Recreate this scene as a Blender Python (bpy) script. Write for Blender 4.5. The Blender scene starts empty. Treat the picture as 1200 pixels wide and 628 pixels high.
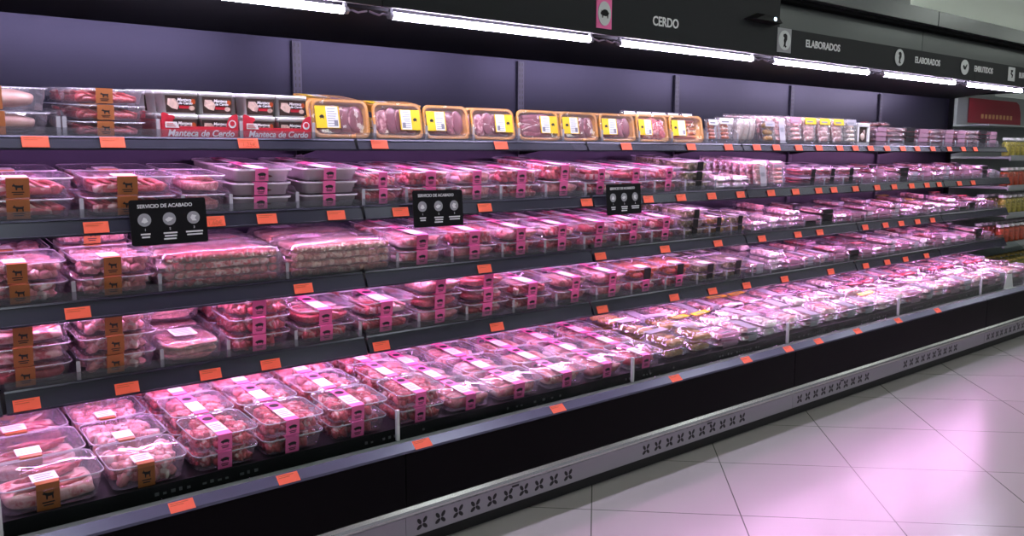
import bpy, bmesh, math, random
import numpy as np
from mathutils import Vector, Matrix, noise
random.seed(7)
C = bpy.context.scene.collection
PI = math.pi
R_ = math.radians

# ------------------------------------------------------------------ materials
def new_mat(name):
    m = bpy.data.materials.new(name); m.use_nodes = True
    nt = m.node_tree; nt.nodes.clear()
    out = nt.nodes.new('ShaderNodeOutputMaterial')
    return m, nt, out

def pbr(name, col, rough=.5, metal=0.0, spec=.5, coat=0.0, var=0.0, vscale=8.0, bump=0.0, bscale=60.0, sss=0.0):
    m, nt, out = new_mat(name)
    p = nt.nodes.new('ShaderNodeBsdfPrincipled')
    p.inputs['Base Color'].default_value = (*col, 1)
    p.inputs['Roughness'].default_value = rough
    p.inputs['Metallic'].default_value = metal
    p.inputs['Specular IOR Level'].default_value = spec
    p.inputs['Coat Weight'].default_value = coat
    p.inputs['Coat Roughness'].default_value = .08
    if sss:
        p.inputs['Subsurface Weight'].default_value = sss
        p.inputs['Subsurface Scale'].default_value = .01
    tc = nt.nodes.new('ShaderNodeTexCoord')
    if var:
        n = nt.nodes.new('ShaderNodeTexNoise'); n.inputs['Scale'].default_value = vscale; n.inputs['Detail'].default_value = 4
        nt.links.new(tc.outputs['Object'], n.inputs['Vector'])
        r = nt.nodes.new('ShaderNodeValToRGB')
        r.color_ramp.elements[0].position = .3; r.color_ramp.elements[1].position = .7
        r.color_ramp.elements[0].color = (*[c*(1-var) for c in col], 1)
        r.color_ramp.elements[1].color = (*[min(1, c*(1+var)) for c in col], 1)
        nt.links.new(n.outputs['Fac'], r.inputs['Fac']); nt.links.new(r.outputs['Color'], p.inputs['Base Color'])
    if bump:
        n2 = nt.nodes.new('ShaderNodeTexNoise'); n2.inputs['Scale'].default_value = bscale; n2.inputs['Detail'].default_value = 3
        nt.links.new(tc.outputs['Object'], n2.inputs['Vector'])
        b = nt.nodes.new('ShaderNodeBump'); b.inputs['Strength'].default_value = bump; b.inputs['Distance'].default_value = .004
        nt.links.new(n2.outputs['Fac'], b.inputs['Height']); nt.links.new(b.outputs['Normal'], p.inputs['Normal'])
    nt.links.new(p.outputs[0], out.inputs[0])
    return m

def emis(name, col, s):
    m, nt, out = new_mat(name)
    e = nt.nodes.new('ShaderNodeEmission'); e.inputs[0].default_value = (*col, 1); e.inputs[1].default_value = s
    nt.links.new(e.outputs[0], out.inputs[0]); return m

def clear(name, tint=(.97, .97, .98), base=.05, rough=.06, fres=1.12, haze=0.0, hazecol=(.9, .88, .95), bump=0.0, bscale=40, k=1.0):
    """thin clear plastic: transparent, with a Fresnel reflection and optional milky haze"""
    m, nt, out = new_mat(name)
    t = nt.nodes.new('ShaderNodeBsdfTransparent'); t.inputs[0].default_value = (*tint, 1)
    g = nt.nodes.new('ShaderNodeBsdfGlossy'); g.inputs['Roughness'].default_value = rough; g.inputs[0].default_value = (1, 1, 1, 1)
    fr = nt.nodes.new('ShaderNodeLayerWeight'); pw = nt.nodes.new('ShaderNodeMath'); pw.operation = 'POWER'; pw.inputs[1].default_value = 4.0
    nt.links.new(fr.outputs['Facing'], pw.inputs[0])
    mt = nt.nodes.new('ShaderNodeMath'); mt.operation = 'MULTIPLY_ADD'; mt.use_clamp = True
    mt.inputs[1].default_value = .75 * k; mt.inputs[2].default_value = base
    nt.links.new(pw.outputs[0], mt.inputs[0])
    mx = nt.nodes.new('ShaderNodeMixShader')
    nt.links.new(mt.outputs[0], mx.inputs[0])
    src = t
    if haze:
        d = nt.nodes.new('ShaderNodeBsdfDiffuse'); d.inputs[0].default_value = (*hazecol, 1)
        m2 = nt.nodes.new('ShaderNodeMixShader'); m2.inputs[0].default_value = haze
        nt.links.new(t.outputs[0], m2.inputs[1]); nt.links.new(d.outputs[0], m2.inputs[2]); src = m2
    nt.links.new(src.outputs[0], mx.inputs[1]); nt.links.new(g.outputs[0], mx.inputs[2])
    if bump:
        tc = nt.nodes.new('ShaderNodeTexCoord')
        oi = nt.nodes.new('ShaderNodeObjectInfo')
        ad = nt.nodes.new('ShaderNodeVectorMath'); ad.operation = 'ADD'
        nt.links.new(tc.outputs['Object'], ad.inputs[0]); nt.links.new(oi.outputs['Location'], ad.inputs[1])
        n = nt.nodes.new('ShaderNodeTexNoise'); n.inputs['Scale'].default_value = bscale; n.inputs['Detail'].default_value = 2
        n.inputs['Distortion'].default_value = 1.0
        nt.links.new(ad.outputs[0], n.inputs['Vector'])
        b = nt.nodes.new('ShaderNodeBump'); b.inputs['Strength'].default_value = bump; b.inputs['Distance'].default_value = .01
        nt.links.new(n.outputs['Fac'], b.inputs['Height'])
        nt.links.new(b.outputs['Normal'], g.inputs['Normal']); nt.links.new(b.outputs['Normal'], fr.inputs['Normal'])
    nt.links.new(mx.outputs[0], out.inputs[0])
    return m

def meat_mat(name, lean, fat, thr=.5, nscale=45, rough=.28, soft=.12):
    m, nt, out = new_mat(name)
    p = nt.nodes.new('ShaderNodeBsdfPrincipled'); p.inputs['Roughness'].default_value = rough
    p.inputs['Coat Weight'].default_value = .35; p.inputs['Coat Roughness'].default_value = .15
    at = nt.nodes.new('ShaderNodeAttribute'); at.attribute_name = 'fat'
    tc = nt.nodes.new('ShaderNodeTexCoord'); oi = nt.nodes.new('ShaderNodeObjectInfo')
    ad = nt.nodes.new('ShaderNodeVectorMath'); ad.operation = 'ADD'
    nt.links.new(tc.outputs['Object'], ad.inputs[0]); nt.links.new(oi.outputs['Location'], ad.inputs[1])
    n = nt.nodes.new('ShaderNodeTexNoise'); n.inputs['Scale'].default_value = nscale; n.inputs['Detail'].default_value = 3; n.inputs['Distortion'].default_value = .8
    nt.links.new(ad.outputs[0], n.inputs['Vector'])
    ma = nt.nodes.new('ShaderNodeMath'); ma.operation = 'MULTIPLY_ADD'; ma.inputs[1].default_value = .9
    nt.links.new(n.outputs['Fac'], ma.inputs[0])
    a2 = nt.nodes.new('ShaderNodeMath'); a2.operation = 'MULTIPLY_ADD'; a2.inputs[1].default_value = .55; a2.inputs[2].default_value = -.2
    nt.links.new(at.outputs['Fac'], a2.inputs[0]); nt.links.new(a2.outputs[0], ma.inputs[2])
    r = nt.nodes.new('ShaderNodeValToRGB')
    r.color_ramp.elements[0].position = thr - soft; r.color_ramp.elements[1].position = thr + soft
    r.color_ramp.elements[0].color = (*lean, 1); r.color_ramp.elements[1].color = (*fat, 1)
    e = r.color_ramp.elements.new(max(0.01, thr - soft - .2)); e.color = (*[c * .62 for c in lean], 1)
    nt.links.new(ma.outputs[0], r.inputs['Fac']); nt.links.new(r.outputs['Color'], p.inputs['Base Color'])
    b = nt.nodes.new('ShaderNodeBump'); b.inputs['Strength'].default_value = .35; b.inputs['Distance'].default_value = .003
    nt.links.new(n.outputs['Fac'], b.inputs['Height']); nt.links.new(b.outputs['Normal'], p.inputs['Normal'])
    nt.links.new(p.outputs[0], out.inputs[0]); return m

M = {}
M['pork'] = meat_mat('pork', (.84, .13, .15), (.97, .70, .66), .52, nscale=60)
M['porkpale'] = meat_mat('pork pale', (.90, .34, .34), (.98, .80, .76), .50)
M['red'] = meat_mat('lamb red', (.62, .08, .09), (.93, .62, .55), .52)
M['dark'] = meat_mat('dark offal', (.16, .03, .035), (.35, .09, .09), .6)
M['bone'] = meat_mat('ribs', (.62, .22, .18), (.90, .62, .50), .45)
M['chorizo'] = meat_mat('chorizo', (.75, .12, .02), (.95, .42, .10), .62)
M['salami'] = meat_mat('salami', (.42, .03, .04), (.85, .55, .48), .66, nscale=120)
M['pale'] = meat_mat('pale sausage', (.86, .62, .52), (.95, .82, .74), .45)
M['bread'] = meat_mat('breadcrumb', (.50, .24, .04), (.72, .46, .12), .5, nscale=120, rough=.7)
M['leg'] = meat_mat('lamb leg', (.90, .50, .42), (.97, .76, .66), .5, nscale=12, soft=.2)
M['loin'] = meat_mat('loin slices', (.36, .06, .10), (.80, .45, .45), .62, nscale=60)
M['green'] = meat_mat('garnish', (.35, .30, .12), (.80, .70, .50), .55, nscale=70)
M['tray'] = clear('clear_tray_plastic', base=.06, rough=.07, haze=.13, hazecol=(.95, .9, 1.0))
M['traygrey'] = clear('grey_tray_plastic', base=.06, rough=.12, haze=.8, hazecol=(.55, .50, .52))
M['traygold'] = pbr('gold_tray_plastic', (.88, .40, .07), .3, .1, coat=.6)
M['film'] = clear('film', base=.05, rough=.05, bump=.035, bscale=12, haze=.07, hazecol=(.92, .86, 1.0))
M['rim'] = clear('tray_rim', base=.12, rough=.12, haze=.55, hazecol=(.92, .88, .98))
M['crinkle'] = clear('crinkled_film', base=.14, rough=.12, bump=.9, bscale=22, haze=.10)
M['packfilm'] = clear('pack_film', base=.12, rough=.14, bump=.45, bscale=20, haze=.14, hazecol=(.92, .90, .98))
M['acrylic'] = clear('acrylic', base=.05, rough=.04, haze=.10)
M['acrylicedge'] = clear('acrylic_edge', base=.15, rough=.15, haze=.40, hazecol=(.85, .85, .9))
M['lip'] = clear('acrylic_lip', base=.03, rough=.1, tint=(.84, .84, .86), haze=.05, hazecol=(.6, .6, .66))
M['glass'] = clear('front_glass', tint=(.86, .90, .89), base=.0, rough=.02)
M['pink'] = pbr('label pink', (.92, .16, .42), .45)
M['pinkclear'] = clear('label clear pink', tint=(.98, .80, .90), base=.04, haze=.35, hazecol=(.95, .62, .80))
M['brown'] = pbr('label brown', (.38, .125, .035), .5)
M['yellow'] = pbr('label yellow', (.95, .62, .02), .45)
M['white'] = pbr('label white', (.85, .85, .85), .5)
M['lilac'] = clear('label milky', base=.05, haze=.55, hazecol=(.80, .78, .86))
M['black'] = pbr('print black', (.012, .010, .012), .5)
M['greyprint'] = pbr('print grey', (.25, .25, .28), .6)
M['orangeprint'] = pbr('print orange dark', (.55, .10, .03), .6)
M['tag'] = pbr('price tag orange', (.90, .13, .055), .6)
M['redcard'] = pbr('red card', (.62, .025, .05), .45)
M['lid'] = pbr('tub white', (.93, .92, .93), .4)
M['sleeve'] = pbr('tub sleeve', (.045, .025, .02), .4, var=.5, vscale=20)
M['backpanel'] = pbr('back panel paint', (.019, .018, .032), .40, .75, spec=.35, bump=.02, bscale=200)
M['canopy'] = pbr('canopy black', (.004, .004, .005), .6, spec=.1)
M['upright'] = pbr('upright', (.035, .033, .055), .5, .2)
M['darkmetal'] = pbr('shelf metal', (.10, .10, .13), .35, .6)
M['rail'] = pbr('price rail', (.032, .034, .050), .25, .5)
M['railblack'] = pbr('rail gap', (.01, .01, .012), .5)
M['panel'] = pbr('front panel black', (.0025, .0022, .003), .4, spec=.06)
M['ledge'] = pbr('ledge grey', (.17, .21, .175), .35, .2)
M['ledgerail'] = pbr('ledge rail', (.14, .14, .22), .25, .5)
M['deck'] = pbr('deck black', (.008, .008, .009), .5, spec=.2)
M['silver'] = pbr('silver aluminium', (.62, .62, .64), .22, .9)
M['grille'] = pbr('kick grey', (.36, .36, .39), .4, .6)
M['fascia'] = pbr('fascia', (.014, .016, .018), .6, spec=.2)
M['header'] = pbr('header panel', (.075, .085, .085), .30, .4)
M['hood'] = pbr('hood reflector', (.34, .32, .36), .5, .2)
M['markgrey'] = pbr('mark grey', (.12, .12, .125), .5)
M['letter'] = pbr('sign letters', (.78, .80, .80), .5)
M['plate'] = pbr('icon plate', (.62, .66, .65), .5)
M['signblack'] = pbr('sign black', (.006, .006, .007), .5, spec=.15)
M['signgrey'] = pbr('sign grey', (.33, .34, .36), .5)
M['tube'] = emis('tube light', (.84, .74, 1.0), 92)
M['strip'] = emis('meat led strip', (1.0, .47, .97), 60)
M['led'] = emis('sensor led', (.55, .75, 1.0), 6)
M['ceilpaint'] = pbr('ceiling paint', (.82, .88, .82), .8)
M['fillpanelback'] = emis('added fill panel light', (.93, 1.0, .93), 24.0)  # for the unseen panels added behind the cases to brighten the ceiling
M['panelight'] = emis('ceiling panel light', (.93, 1.0, .93), 9.0)
M['wall'] = pbr('wall paint', (.30, .31, .31), .8)
M['greymetal'] = pbr('grey metal', (.34, .37, .37), .4, .4)
M['redposter'] = pbr('red poster', (.28, .012, .03), .5)
M['goldprint'] = pbr('gold print', (.65, .35, .15), .5)
M['jar'] = clear('jar_glass', base=.06, rough=.04)
M['pickle'] = pbr('pickle', (.42, .36, .05), .4, var=.5, vscale=60)
M['tomato'] = pbr('tomato', (.55, .07, .02), .4, var=.4, vscale=60)
M['goldlid'] = pbr('gold lid', (.60, .42, .12), .3, .8)
M['vent'] = pbr('vent grey', (.40, .44, .41), .6)

# ------------------------------------------------------------------ mesh helpers
class MB:
    def __init__(s): s.v = []; s.f = []; s.m = []; s.fat = []; s.sm = []
    def add(s, vs, fs, mi=0, fat=0.0, smooth=False):
        o = len(s.v); s.v.extend([tuple(p) for p in vs])
        if hasattr(fat, '__len__'): s.fat.extend(fat)
        else: s.fat.extend([fat] * len(vs))
        for f in fs: s.f.append(tuple(i + o for i in f)); s.m.append(mi); s.sm.append(smooth)
    def box(s, x0, x1, y0, y1, z0, z1, mi=0, b=0.0):
        if b <= 0:
            vs = [(x, y, z) for z in (z0, z1) for y in (y0, y1) for x in (x0, x1)]
            s.add(vs, [(0, 2, 3, 1), (4, 5, 7, 6), (0, 1, 5, 4), (2, 6, 7, 3), (0, 4, 6, 2), (1, 3, 7, 5)], mi)
        else:
            bm = bmesh.new(); bmesh.ops.create_cube(bm, size=1)
            for v in bm.verts: v.co = ((x0 + x1) / 2 + v.co.x * (x1 - x0), (y0 + y1) / 2 + v.co.y * (y1 - y0), (z0 + z1) / 2 + v.co.z * (z1 - z0))
            bmesh.ops.bevel(bm, geom=bm.edges[:], offset=b, segments=2, affect='EDGES', profile=.5)
            bm.verts.index_update()
            s.add([v.co[:] for v in bm.verts], [[v.index for v in f.verts] for f in bm.faces], mi)
            bm.free()
    def loft(s, loops, mi=0, cap0=True, cap1=False, smooth=True, closed=True):
        n = len(loops[0]); vs = [p for l in loops for p in l]; fs = []
        for k in range(len(loops) - 1):
            for i in range(n if closed else n - 1):
                j = (i + 1) % n
                fs.append((k * n + i, k * n + j, (k + 1) * n + j, (k + 1) * n + i))
        if cap0: fs.append(tuple(reversed(range(n))))
        if cap1: fs.append(tuple((len(loops) - 1) * n + i for i in range(n)))
        s.add(vs, fs, mi, 0.0, smooth)
    def prism(s, prof, x0, x1, mi=0):
        """profile of (y, z) points extruded along X"""
        n = len(prof); vs = [(x, y, z) for x in (x0, x1) for y, z in prof]
        fs = [(i, (i + 1) % n, n + (i + 1) % n, n + i) for i in range(n)] + [tuple(reversed(range(n))), tuple(range(n, 2 * n))]
        s.add(vs, fs, mi)
    def plate(s, pts, thick, fn, mi=0):
        """2-D outline pts -> 3-D with fn(u, v, w), w = 0..thick"""
        n = len(pts); vs = [fn(u, v, w) for w in (0, thick) for u, v in pts]
        fs = [(i, (i + 1) % n, n + (i + 1) % n, n + i) for i in range(n)] + [tuple(reversed(range(n))), tuple(range(n, 2 * n))]
        s.add(vs, fs, mi)
    def tube(s, path, r, seg=8, mi=0, fat=0.0, caps=True):
        loops = []; path = [Vector(p) for p in path]
        for i, p in enumerate(path):
            t = (path[min(i + 1, len(path) - 1)] - path[max(i - 1, 0)]).normalized()
            a = t.cross(Vector((0, 0, 1)))
            if a.length < 1e-4: a = Vector((1, 0, 0))
            a.normalize(); b = t.cross(a); rr = r[i] if hasattr(r, '__len__') else r
            loops.append([tuple(p + a * math.cos(q * 2 * PI / seg) * rr + b * math.sin(q * 2 * PI / seg) * rr) for q in range(seg)])
        n0 = len(s.v); s.loft(loops, mi, caps, caps, True)
        for i in range(n0, len(s.v)): s.fat[i] = fat
    def build(s, name, mats, parent=None, fixn=False):
        me = bpy.data.meshes.new(name)
        me.from_pydata(s.v, [], s.f)
        if not isinstance(mats, (list, tuple)): mats = [mats]
        for m in mats: me.materials.append(M[m] if isinstance(m, str) else m)
        me.polygons.foreach_set('material_index', s.m); me.polygons.foreach_set('use_smooth', s.sm)
        a = me.attributes.new('fat', 'FLOAT', 'POINT'); a.data.foreach_set('value', s.fat)
        if fixn or True:
            bm = bmesh.new(); bm.from_mesh(me); bmesh.ops.recalc_face_normals(bm, faces=bm.faces[:]); bm.to_mesh(me); bm.free()
        me.update()
        o = bpy.data.objects.new(name, me); C.objects.link(o)
        if parent is not None: o.parent = parent
        return o

def empty(name, loc=(0, 0, 0)):
    o = bpy.data.objects.new(name, None); o.location = loc; o.empty_display_size = .05; C.objects.link(o); return o
def tag(o, label, cat, group=None):
    o['label'] = label; o['category'] = cat
    if group: o['group'] = group
    return o
def struct(o): o['kind'] = 'structure'; return o
_kids = {}
def kids(o):
    if o.name not in _kids: _kids[o.name] = [c for c in o.children]
    return _kids[o.name]
def dup(root, parent=None):
    c = root.copy(); C.objects.link(c)
    if parent is not None: c.parent = parent
    for ch in kids(root): dup(ch, c)
    return c

def rrect(w, d, r, z, n=6, cx=0, cy=0):
    pts = []
    r = min(r, w / 2 - .001, d / 2 - .001)
    for (sx, sy, a0) in ((1, 1, 0), (-1, 1, 90), (-1, -1, 180), (1, -1, 270)):
        for k in range(n + 1):
            a = R_(a0 + 90 * k / n)
            pts.append((cx + sx * (w / 2 - r) + r * math.cos(a), cy + sy * (d / 2 - r) + r * math.sin(a), z))
    return pts
def rrect_dense(w, d, r, z, per=14, rib=0.0):
    nc = 5; base = rrect(w, d, r, z, nc); out = []
    n = len(base)
    for i in range(n):
        a = Vector(base[i]); b = Vector(base[(i + 1) % n])
        m = per if i % (nc + 1) == nc else 1
        for j in range(m):
            p = a.lerp(b, j / m)
            if rib and m > 1:
                q = 1 - rib * (j % 2); p = Vector((p.x * q, p.y * q, p.z))
            out.append(tuple(p))
    return out
_ico = {}
def ico(sub):
    if sub not in _ico:
        bm = bmesh.new(); bmesh.ops.create_icosphere(bm, subdivisions=sub, radius=1)
        _ico[sub] = ([v.co.copy() for v in bm.verts], [[v.index for v in f.verts] for f in bm.faces]); bm.free()
    return _ico[sub]
def blob(mb, c, rad, rot=(0, 0, 0), sub=2, sq=.7, amp=.18, fatrim=0.0, mi=0, clampz=None, seed=None):
    vs, fs = ico(sub); Rm = Matrix.Rotation(rot[2], 3, 'Z') @ Matrix.Rotation(rot[1], 3, 'Y') @ Matrix.Rotation(rot[0], 3, 'X')
    off = Vector((random.random() * 50, random.random() * 50, random.random() * 50))
    out = []; fat = []; c = Vector(c); pf = random.random() ** 2 * .8 - .15
    for v in vs:
        p = Vector([math.copysign(abs(x) ** sq, x) for x in v])
        n = noise.noise(v * 1.6 + off)
        p = p * (1 + amp * n)
        q = Vector((p.x * rad[0], p.y * rad[1], p.z * rad[2]))
        w = Rm @ q + c
        if clampz: w.z = min(max(w.z, clampz[0]), clampz[1])
        out.append(w[:])
        rim = max(abs(v.x), abs(v.y))
        fat.append(min(1, max(0, pf + n * .6 + (fatrim if math.hypot(v.x, v.y * .9) > .86 and v.y > -.3 else 0))))
    mb.add(out, fs, mi, fat, True)

# ------------------------------------------------------------------ meat fillings (w, d, h = inside of a tray)
def fill_chunks(w, d, h, n=95):
    mb = MB()
    for i in range(n):
        lay = i % 2
        x = random.uniform(-w / 2 + .018, w / 2 - .018); y = random.uniform(-d / 2 + .016, d / 2 - .016)
        blob(mb, (x, y, .012 + lay * (h - .024)), [random.uniform(.011, .020) for _ in range(3)], [random.random() * 3 for _ in range(3)], 2, .5, .38, .3, clampz=(.002, h))
    return mb
def fill_chops(w, d, h, n=6):
    mb = MB()
    blob(mb, (0, 0, h * .32), (w * .47, d * .46, h * .30), (0, 0, 0), 3, .45, .12, .2)
    for i in range(n):
        x = -w / 2 + .035 + (w - .07) * i / (n - 1)
        blob(mb, (x, random.uniform(-.006, .006), h * .52), (.034, d * .43, .010), (0, R_(28 + random.uniform(-6, 6)), random.uniform(-.15, .15)), 3, .75, .16, .9, clampz=(.002, h))
    for i in range(5):
        blob(mb, (-w / 2 + .03 + (w - .06) * i / 4, -d / 2 + .022, h * .35), (.022, .012, h * .3), (0, 0, random.random()), 2, .7, .3, .6, clampz=(.002, h))
    return mb
def fill_fillet(w, d, h, n=4):
    mb = MB()
    blob(mb, (0, 0, h * .30), (w * .47, d * .46, h * .28), (0, 0, 0), 3, .45, .12, .2)
    for i in range(n):
        y = -d / 2 + .022 + (d - .044) * i / (n - 1)
        blob(mb, (random.uniform(-.008, .008), y, h * .5), (w * .44, .024, h * .40), (random.uniform(-.3, .3), random.uniform(-.06, .06), random.uniform(-.12, .12)), 3, .7, .22, .25, clampz=(.002, h))
    return mb
def fill_strips(w, d, h, n=16):
    mb = MB()
    blob(mb, (0, 0, h * .32), (w * .47, d * .46, h * .30), (0, 0, 0), 3, .45, .12, .2)
    for i in range(n):
        y = random.uniform(-d / 2 + .02, d / 2 - .02); z = random.uniform(.01, h - .008); x = random.uniform(-.03, .03)
        blob(mb, (x, y, z), (w * .34, .011, .007), (random.uniform(-.4, .4), random.uniform(-.15, .15), random.uniform(-.55, .55)), 2, .8, .4, .7, clampz=(.002, h))
    return mb
def fill_mince(w, d, h, n=80):
    mb = MB()
    blob(mb, (0, 0, h * .42), (w * .44, d * .42, h * .40), (0, 0, 0), 3, .55, .05, 0)
    for i in range(n):
        x = random.uniform(-w / 2 + .02, w / 2 - .02); y = random.uniform(-d / 2 + .012, d / 2 - .012); z = h * random.uniform(.62, .92) if abs(y) < d * .38 else h * random.uniform(.2, .9)
        a = random.uniform(-.5, .5); L = random.uniform(.012, .028)
        path = [(x + math.cos(a) * L * t + .003 * math.sin(t * 5), y + math.sin(a) * L * t + .003 * math.cos(t * 4), z - .004 * t * t) for t in (-1, -.5, 0, .5, 1)]
        mb.tube(path, .0032, 6, fat=random.random() * .6)
    return mb
def fill_ribs(w, d, h, n=10):
    mb = MB()
    blob(mb, (0, 0, h * .35), (w * .44, d * .42, h * .30), (0, 0, 0), 3, .5, .1, 0)
    for i in range(n):
        x = -w / 2 + .022 + (w - .044) * i / (n - 1)
        blob(mb, (x, 0, h * .58), (.008, d * .42, h * .30), (0, 0, random.uniform(-.05, .05)), 2, .8, .2, .8, clampz=(.002, h))
    return mb
def fill_sausage(w, d, h, n=5):
    mb = MB(); r = min(.017, (d - .01) / n / 2)
    for lay in range(2 if h > .04 else 1):
        for i in range(n):
            y = -d / 2 + r + .004 + (d - 2 * r - .008) * i / (n - 1)
            L = w / 2 - .02
            path = [(-L + 2 * L * t, y + .003 * math.sin(t * 3), r + .001 + lay * (r * 1.6)) for t in [k / 10 for k in range(11)]]
            rr = [r * s for s in (.35, .8, .98, 1, 1, 1, 1, 1, .98, .8, .35)]
            mb.tube(path, rr, 10, fat=random.random() * .6)
    return mb
def fill_nuggets(w, d, h, n=12):
    mb = MB()
    for i in range(n):
        blob(mb, (-w / 2 + .03 + (w - .06) * (i % 4) / 3, -d / 2 + .03 + (d - .06) * (i // 4) / 2, h * .5), (.028, .024, h * .36), (0, 0, random.random() * 3), 2, .8, .25, .1, clampz=(.002, h))
    return mb
def fill_loin(w, d, h):
    mb = MB()
    blob(mb, (0, 0, h * .32), (w * .47, d * .46, h * .30), (0, 0, 0), 3, .45, .12, .2)
    for i in range(4):
        blob(mb, (-w * .33 + w * .22 * i, random.uniform(-.004, .004), h * .60), (w * .17, d * .44, h * .34), (0, R_(14), random.uniform(-.2, .2)), 3, .8, .12, .75, clampz=(.002, h))
    return mb
def fill_burger(w, d, h):
    mb = MB()
    for sx in (-1, 1):
        for lay in (0, 1):
            blob(mb, (sx * w * .24, 0, .010 + lay * (h * .45)), (w * .22, min(d * .42, w * .24), .011), (0, 0, random.random()), 3, .9, .06, .2, clampz=(.002, h))
    return mb
def fill_leg(w, d, h):
    mb = MB()
    blob(mb, (w * .12, 0, h * .5), (w * .33, d * .36, h * .42), (0, 0, .15), 3, .85, .12, .3, clampz=(.002, h))
    blob(mb, (-w * .25, -.01, h * .42), (w * .2, d * .2, h * .28), (0, .2, .3), 3, .9, .15, .3, clampz=(.002, h))
    return mb
def fill_stew(w, d, h):
    mb = MB()
    for i in range(16):
        blob(mb, (random.uniform(-w / 2 + .025, w / 2 - .025), random.uniform(-d / 2 + .02, d / 2 - .02), h * random.uniform(.35, .8)), (.03, .022, .012), [random.random() for _ in range(3)], 2, .8, .35, 0, clampz=(.002, h))
    return mb
FILL = dict(chunks=fill_chunks, chops=fill_chops, fillet=fill_fillet, strips=fill_strips, mince=fill_mince, ribs=fill_ribs,
            sausage=fill_sausage, nuggets=fill_nuggets, burger=fill_burger, leg=fill_leg, stew=fill_stew, loin=fill_loin)

PIG = [(-1, -.05), (-.92, .12), (-.8, .22), (-.78, .42), (-.62, .3), (-.3, .5), (.1, .56), (.5, .5), (.8, .3), (.9, .1), (1, .2), (1.02, .05), (.9, -.05), (.82, -.25), (.8, -.62), (.62, -.62), (.58, -.3),
       (.2, -.36), (-.2, -.34), (-.38, -.3), (-.4, -.62), (-.58, -.62), (-.62, -.25), (-.85, -.2)]
GOAT = [(-.75, .35), (-.6, .55), (-.52, .85), (-.42, .55), (-.3, .42), (.1, .35), (.55, .38), (.75, .5), (.7, .2), (.66, -.1), (.7, -.75), (.52, -.75), (.46, -.2), (-.05, -.2), (-.1, -.75), (-.28, -.75), (-.32, -.1), (-.48, .12), (-.72, .15)]
def ellipse(rx, ry, n=20, cx=0, cy=0): return [(cx + rx * math.cos(2 * PI * k / n), cy + ry * math.sin(2 * PI * k / n)) for k in range(n)]

# ------------------------------------------------------------------ the products
W0, D0, H0 = .240, .185, .056
def tray_mesh(w, d, h, ribs=.012, fl=.010):
    mb = MB()
    L = [(w - .036, d - .036, .024, 0.0), (w - .028, d - .028, .024, .003), (w - .022, d - .022, .025, h * .48), (w - .017, d - .017, .025, h * .52), (w - fl - .003, d - fl - .003, .026, h - .003), (w - fl, d - fl, .027, h - .001), (w, d, .030, h), (w, d, .030, h - .004)]
    mb.loft([rrect_dense(a, b, r, z, rib=(ribs if 0 < i < 5 else 0)) for i, (a, b, r, z) in enumerate(L)], 0, True, False, True)
    # a bead around the rim catches the light
    rim = rrect_dense(w - .002, d - .002, .029, h)
    n = len(rim)
    mb.loft([[(p[0] * (1 + q / w), p[1] * (1 + q / d), p[2] + dz) for p in rim] for q, dz in ((0, -.0012), (.0024, .0005), (0, .0022), (-.0024, .0005), (0, -.0012))], 1, False, False, True)
    return mb
def film_mesh(w, d, h, amp=.0012):
    mb = MB(); loops = []
    for k, s in enumerate((.02, .3, .55, .75, .9, .985)):
        loops.append([(p[0] * s, p[1] * s, h + .0012 + (amp * noise.noise(Vector((p[0] * s * 25, p[1] * s * 25, h * 10))) if s < .95 else 0)) for p in rrect_dense(w, d, .03, 0)])
    mb.loft(loops, 0, True, False, True); return mb
def band_label(w, d, h, col, emb, xc=-.015, bw=.052):
    """band over the lid and down the front, with the animal printed on it and a white weight sticker"""
    mb = MB(); y0 = -d / 2 - .0012; t = .0005
    zt = h + .0034
    if col == 'pink':
        mb.box(xc - bw / 2, xc + bw / 2, y0, -d * .36, zt, zt + t, 0)
        mb.box(xc - bw / 2, xc + bw / 2, -d * .36, d * .06, zt, zt + t, 2)
        mb.box(xc - bw / 2, xc + bw / 2, d * .06, d * .42, zt, zt + t, 0)
        for k in range(4): mb.box(xc - bw * .36, xc + bw * (.36 - .1 * (k % 2)), -d * (.28 - .07 * k), -d * (.26 - .07 * k), zt + t, zt + 1.6 * t, 4)
        mb.plate([(xc + p[0] * .019, d * .24 + p[1] * .018) for p in ellipse(1, .8)], .0004, lambda u, v, q: (u, v, zt + t + q), 1)
    else:
        mb.box(xc - bw / 2, xc + bw / 2, y0, -d * .40, zt, zt + t, 0)
        mb.box(xc - bw * .56, xc + bw * .56, -d * .40, -d * .12, zt, zt + t, 2)
        for k in range(3): mb.box(xc - bw * .40, xc + bw * (.36 - .1 * (k % 2)), -d * (.34 - .07 * k), -d * (.325 - .07 * k), zt + t, zt + 1.6 * t, 4)
    mb.box(xc - bw / 2, xc + bw / 2, y0 - t, y0, .004, zt + t, 0)
    mb.plate([(xc + p[0] * .017, h * .62 + p[1] * .012) for p in emb], .0005, lambda u, v, q: (u, y0 - t - q, v), 1)
    for k in range(2): mb.box(xc - .014 + .003 * k, xc + .014 - .003 * k, y0 - 2 * t, y0 - t, h * (.33 - .1 * k), h * (.38 - .1 * k), 1)
    return mb
PROTO = {}
_vm = {}
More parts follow.
